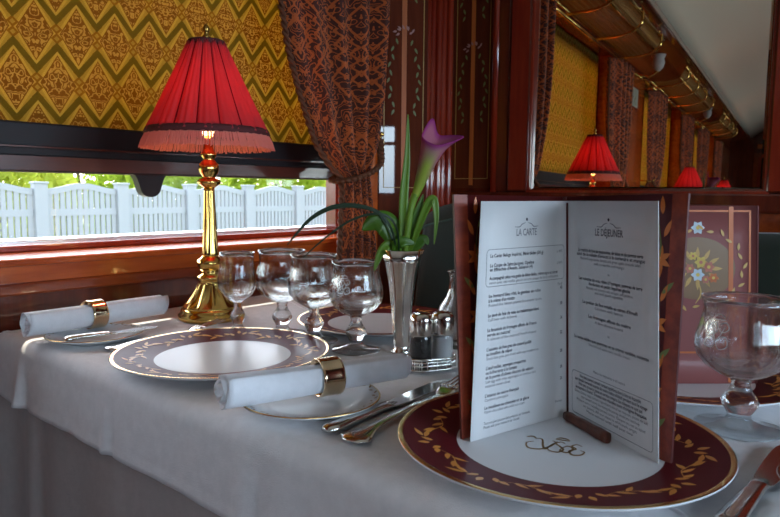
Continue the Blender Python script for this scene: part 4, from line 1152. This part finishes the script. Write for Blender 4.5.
RR = [(.218, 'Le marbré de foie de langoustine, de laitue et de pomme verte', 1, 'C', .106), (.236, 'suivi de la salade d\'avocat à la coriandre et mangue', 1, 'C', .112), (.254, 'Marbled langoustine, lettuce and green apple, avocado salad', 0, 'C', .098), (.272, 'with coriander and mango', 0, 'C', .050),
      (.310, 'ou', 0, 'C', None),
      (.345, 'Les noisettes de veau rôties à l\'estragon, pommes de terre', 1, 'C', .104), (.364, 'fondantes et petits légumes glacés', 1, 'C', .068), (.382, 'Roasted veal noisettes with tarragon, soft potatoes', 0, 'C', .076), (.398, 'and small glazed vegetables', 0, 'C', .046),
      (.448, 'Le poêlon de fine volaille au citron d\'Amalfi', 1, 'C', .090), (.466, 'Chicken with lemon', 0, 'C', .046),
      (.508, 'Les fromages affinés du maître', 1, 'C', .070), (.528, 'A fine cheese board', 0, 'C', .046),
      (.572, 'ou', 0, 'C', None),
      (.615, 'La tarte sablée aux pommes et sa crème vanillée, noisette', 1, 'C', .122), (.634, 'Shortbread apple tart, vanilla cream', 0, 'C', .068),
      (.748, 'Menu du déjeuner à 65 euros', 0, 'C', .052)]
for i, (tx, w_) in enumerate((('Nos plats peuvent contenir certains ingrédients dont la liste est disponible', .100), ('sur simple demande auprès de votre maître d\'hôtel pendant tout le voyage', .118), ('Prix nets en euros, taxes et service compris. Les chèques ne sont pas', .104),
                              ('acceptés à bord. Toutes nos viandes sont d\'origine française', .116), ('Some dishes may contain ingredients listed on request, please do ask', .120), ('your steward at any time during the journey should you need help', .096),
                              ('Prices in euros including tax and service. Cheques are not accepted', .112), ('on board. All our meat is of French origin', .088), ('Menu served until half past two', .076))):
    RR.append((.792 + i * .0185, tx, 1 if i < 4 else 0, 'C', w_))
page(qR, nR, 'right_page', True, RR, [(W * .06, Hh * .028, W * .95, Hh * .225)], 'LE DÉJEUNER', .046)
# little wooden wedge holding the menu open
t = thing('wooden_wedge', 'small dark brown notched wooden wedge at the foot of the right menu page', 'wedge', (0, 0, 0))
wp0, wp1 = V((.6515, .2975, ZM + .0050)), V((.6150, .2370, ZM + .0055))
mb = MB(); pts, secs = [], []
for i in range(11):
    s = i / 10; pts.append(wp0 + (wp1 - wp0) * s + V((-.0075, .0035, .0))); secs.append((.0042 + .0006 * (i % 2), (.0042 + .0012 * s) + (.0007 if i in (1, 4, 8) else 0)))
mb.sweep(pts, secs, 10, expo=3.5)
o = mb.build('wooden_wedge', 'clip_brown'); bpy.data.objects.remove(t); o.name = 'wooden_wedge'; tag(o, 'small dark brown notched wooden wedge at the foot of the right menu page', 'wedge')

# menu of the opposite diner: closed side towards us, marquetry cover
m2 = thing('menu_card', 'second menu with flower bouquet marquetry cover standing behind the nearest glass', 'menu', (.94, .23, ZM), 0)
MO2 = V((.94, .23, ZM))
F0, F1 = V((.935, .178, ZM)) - MO2, V((.929, .188, .9845)) - MO2
E0, E1 = V((.836, .288, ZM)) - MO2, V((.830, .298, .984)) - MO2
G0, G1 = F0 + V((.055, .134, 0)), F1 + V((.055, .134, 0))
qa = bilin(E0, F0, E1, F1); na = nrm(qa, V((-1, 0, 0))); qb = bilin(G0, F0, G1, F1); nb = nrm(qb, V((.7, -.5, 0)))
mb = MB(); slab(mb, qa, .0025, -na, 0); g = on(qa, na, .0003); g2 = on(qa, na, .0006); g3 = on(qa, na, .0009)
cx = W * .475
for r in ((.010, .222, W - .010, .2245), (W - .0125, .055, W - .010, .2245), (.010, .055, .0125, .2245), (.010, .040, W - .010, .0425)): rect2(mb, g, *r, 1, 2)
rect2(mb, g2, W * .74, .002, W * .78, .229, 1, 4)
decal(mb, g, [(cx + .048 * math.cos(2 * PI * i / 40), .150 + .040 * math.sin(2 * PI * i / 40)) for i in range(40)], 2)
for k in range(26):
    a = 2 * PI * k / 26; px_, py_ = cx + .058 * math.cos(a), .150 + .050 * math.sin(a); decal(mb, g3, leaf2((px_, py_), .010, .0036, a + (1.9 if k % 2 else 1.0)), 3)
for (dx, dy, r_, mi, mc) in ((0, .052, .009, 4, 5), (.0, -.008, .009, 4, 5), (.004, .008, .0085, 5, 6), (-.010, .0, .007, 6, 5), (.014, .002, .008, 6, 5), (.020, -.012, .007, 1, 5), (-.006, .016, .006, 5, 6), (.010, -.014, .006, 6, 5)): flower2(mb, g2, (cx + dx, .150 + dy), r_, mi, mc, 6)
for k in range(12): a = 2 * PI * k / 12; decal(mb, g, leaf2((cx + .016 * math.cos(a), .150 + .012 * math.sin(a)), .016, .005, a), 3)
stroke(mb, g2, [(cx, .135), (cx + .004, .118), (cx - .003, .105)], .002, 3)
M['cover_mauve'] = mat('cover_mauve', (.24, .075, .070), .45, coat=.08, spec=.25)
M['cover_oval'] = mat('cover_oval', (.20, .11, .05), .35)
M['blue_flower'] = mat('blue_flower', (.50, .58, .66), .5); M['yellow_flower'] = mat('yellow_flower', (.60, .42, .08), .5); M['rose_flower'] = mat('rose_flower', (.45, .14, .09), .5)
mb.build('front_cover', ['cover_mauve', 'inlay_orange', 'cover_oval', 'inlay_gold', 'blue_flower', 'yellow_flower', 'rose_flower'], m2, normals=False)
mb = MB(); slab(mb, qb, .0025, -nb, 0); mb.build('back_cover', 'cover_red', m2, normals=False)

# ------------------------------------------------------------------ armchairs on the far side of the table
def make_chair(label, loc, rz, top=.94):
    t = thing('armchair', label, 'armchair', loc, rz, 'dark green armchairs')     # faces -x
    mb = MB()
    mb.box((-.085, -.255, .28), (.29, .255, .46), .04); mb.build('seat', 'green_velvet', t)
    mb = MB()
    def bf(y): return top - .05 * (abs(y) / .27) ** 4
    def back(s, q):
        y = -.27 + .54 * s; z = .40 + (bf(y) - .40) * q
        return V((.20 + .09 * q - .02 * math.cos(y / .27 * 1.2) + .0, y, z))
    N = 20
    g0 = mb.grid(lambda s, q: back(s, q) + V((-.05 * math.sin(PI * min(1, max(0, s))) ** .4 * (1 - .45 * q ** 6), 0, 0)), N, N); g1 = mb.grid(lambda s, q: back(s, q) + V((.05, 0, 0)), N, N)
    for i in range(N):
        mb.f((g0[i][0], g0[i + 1][0], g1[i + 1][0], g1[i][0])); mb.f((g0[i][N], g1[i][N], g1[i + 1][N], g0[i + 1][N])); mb.f((g0[0][i], g1[0][i], g1[0][i + 1], g0[0][i + 1])); mb.f((g0[N][i], g0[N][i + 1], g1[N][i + 1], g1[N][i]))
    mb.build('backrest', 'green_velvet', t)
    for sy in (-1, 1):
        mb = MB(); mb.sweep(crom([V((.24, sy * .27, .66)), V((.14, sy * .28, .655)), V((.05, sy * .28, .64)), V((.005, sy * .278, .60)), V((.01, sy * .272, .46))], 5), (.028, .022), 10); mb.build('arm', 'green_velvet', t)
        for sx in (-.05, .25):
            mb = MB(); mb.lathe([(.016, 0), (.022, .05), (.026, .29)], 12, (sx, sy * .22, 0)); mb.build('leg', 'mahogany', t)
    return t
make_chair('dark green armchair facing the table behind the vase and carafe, by the window', (1.16, .84, 0), 0, .975)
make_chair('dark green armchair facing the table behind the second menu, on the aisle side', (1.16, .195, 0), 0, .925)

# ------------------------------------------------------------------ outside: fence, bushes, ground
GZ = -1.25
mb = MB(); mb.box((-40, 1.7, GZ - .1), (60, 60, GZ)); struct(mb.build('ground', 'grass'))
FY = 12.0
fence = thing('concrete_fence', 'pale concrete fence of scalloped slatted panels outside the window', 'fence', (0, FY, GZ))
pitch_, p0 = 1.47, .396 * FY
def fence_panel():
    mb = MB(); w = pitch_ - .24; top = lambda x: 2.31 + .05 * math.cos(PI * 2 * (x / w - .5)) * 1.0
    n = 12
    def bar(z0, z1, t=.05): mb.box((0, -t / 2, z0), (w, t / 2, z1))
    bar(.05, .25); bar(.98, 1.10); bar(1.78, 1.90)
    N = 24
    lo = [(w * i / N, top(w * i / N) - .11) for i in range(N + 1)]; hi = [(x, z + .11) for x, z in lo]
    for i in range(N):
        a, b, c, d = lo[i], lo[i + 1], hi[i + 1], hi[i]
        fr_ = [mb.v((p[0], -.03, p[1])) for p in (a, b, c, d)]; bk_ = [mb.v((p[0], .03, p[1])) for p in (a, b, c, d)]
        mb.f(fr_, sm=False); mb.f(bk_[::-1], sm=False)
        for k in range(4): mb.f((fr_[k], bk_[k], bk_[(k + 1) % 4], fr_[(k + 1) % 4]), sm=False)
    for k in range(n):
        x = w * (k + .5) / n; mb.box((x - .037, -.02, .25), (x + .037, .02, top(x) - .10))
    return mb
src = None
for k in range(-3, 9):
    x = p0 + k * pitch_
    mb = MB(); mb.box((x - .11, -.09, 0), (x + .11, .09, 2.34), .012); mb.box((x - .125, -.105, 2.335), (x + .125, .105, 2.375), .012); mb.build('post', 'concrete', fence)
    if src is None: src = fence_panel().build('slatted_panel', 'concrete', fence); o = src
    else: o = src.copy(); COL.objects.link(o); o.parent = fence
    o.location = (x + .12, 0, 0)
def make_bush(label, loc, r, h, pale, seed):
    t = thing('leafy_shrub', label, 'shrub', loc, 0, 'shrubs behind the fence')
    R = random.Random(seed); mb = MB(); mb.tube([(0, 0, 0), (.05, 0, h * .5), (0, .05, h * .8)], [.09, .06, .02], 7); mb.build('trunk', 'bark', t)
    mb = MB()
    for i in range(3800):
        a, b = R.uniform(0, 2 * PI), R.uniform(-1, 1); rr = R.uniform(.70, .95) + .12 * math.sin(5 * a + 3 * b)
        p = V((r * rr * math.cos(a) * math.sqrt(1 - b * b), r * rr * math.sin(a) * math.sqrt(1 - b * b), h * .54 + h * .46 * b * rr))
        d1 = V((R.gauss(0, 1), R.gauss(0, 1), R.gauss(0, 1))).normalized(); d2 = d1.orthogonal().normalized(); L = R.uniform(.16, .30)
        mb.poly([p, p + d1 * L * .5 + d2 * L * .3, p + d1 * L, p + d1 * L * .5 - d2 * L * .3], 0)
    mb.build('crown', 'leafage_pale' if pale else 'leafage', t, normals=False); return t
bl = ['pale yellow green shrub above the fence at the left edge of the window', 'bright green shrub above the fence behind the blind pull tab', 'pale shrub above the fence between the lamp column and curtain', 'leafy shrub above the fence at the curtain end of the window',
      'tall fresh green shrub farther beyond the fence left of the pull tab', 'tall green shrub farther beyond the fence just left of the lamp column', 'tall green shrub farther beyond the fence right of the lamp column', 'tall far shrub beyond the fence near the curtain']
for i, (f_, yy, r, h) in enumerate(((.34, 14.6, 1.5, 3.7), (.58, 14.6, 1.5, 3.9), (.83, 14.6, 1.5, 3.7), (1.08, 14.6, 1.5, 3.9), (.45, 19.0, 2.1, 4.8), (.68, 19.0, 1.9, 4.8), (.91, 19.0, 1.9, 4.8), (1.14, 19.0, 2.1, 4.8))):
    make_bush(bl[i], (f_ * yy, yy, GZ), r, h, i % 3 == 0, 20 + i)

# ------------------------------------------------------------------ light
w = bpy.data.worlds.new('sky'); SC.world = w; w.use_nodes = True; nt = w.node_tree
bg = nt.nodes['Background']; sk = nt.nodes.new('ShaderNodeTexSky'); sk.sky_type = 'NISHITA'; sk.sun_disc = False; sk.sun_elevation = math.radians(52); sk.sun_rotation = math.radians(15); sk.altitude = 100; sk.air_density = 1.0; sk.dust_density = 2.
hs = nt.nodes.new('ShaderNodeHueSaturation'); hs.inputs['Saturation'].default_value = .55; nt.links.new(sk.outputs[0], hs.inputs['Color']); nt.links.new(hs.outputs[0], bg.inputs[0]); bg.inputs[1].default_value = 1.1
sun = light('sun', 'SUN', (0, 8, 8), 8.0, (1., .90, .74), angle=math.radians(.6))
sd_ = V((-.16, -.66, -.74)); sun.rotation_euler = sd_.to_track_quat('-Z', 'Y').to_euler()
# daylight entering through the aisle-side windows
for i, (a, b) in enumerate(OW):
    o = light('aisle_window_daylight', 'AREA', ((a + b) / 2, YO - .10, (OZ0 + OZ1) / 2), (10, 10, 10, 24)[i], (.56, .77, 1.), shape='RECTANGLE', size=b - a - .06, size_y=OZ1 - OZ0 - .06)
    o.rotation_euler = V((0, 1, 0)).to_track_quat('-Z', 'Z').to_euler()

SC.view_settings.view_transform = 'Standard'; SC.view_settings.look = 'None'; SC.view_settings.gamma = 1; SC.view_settings.use_curve_mapping = False
SC.view_settings.exposure = .38
cy = SC.cycles; cy.max_bounces = 14; cy.transparent_max_bounces = 16; cy.transmission_bounces = 12; cy.glossy_bounces = 6; cy.diffuse_bounces = 5; cy.caustics_reflective = False; cy.caustics_refractive = True; cy.sample_clamp_indirect = 6.
cy.use_denoising = True
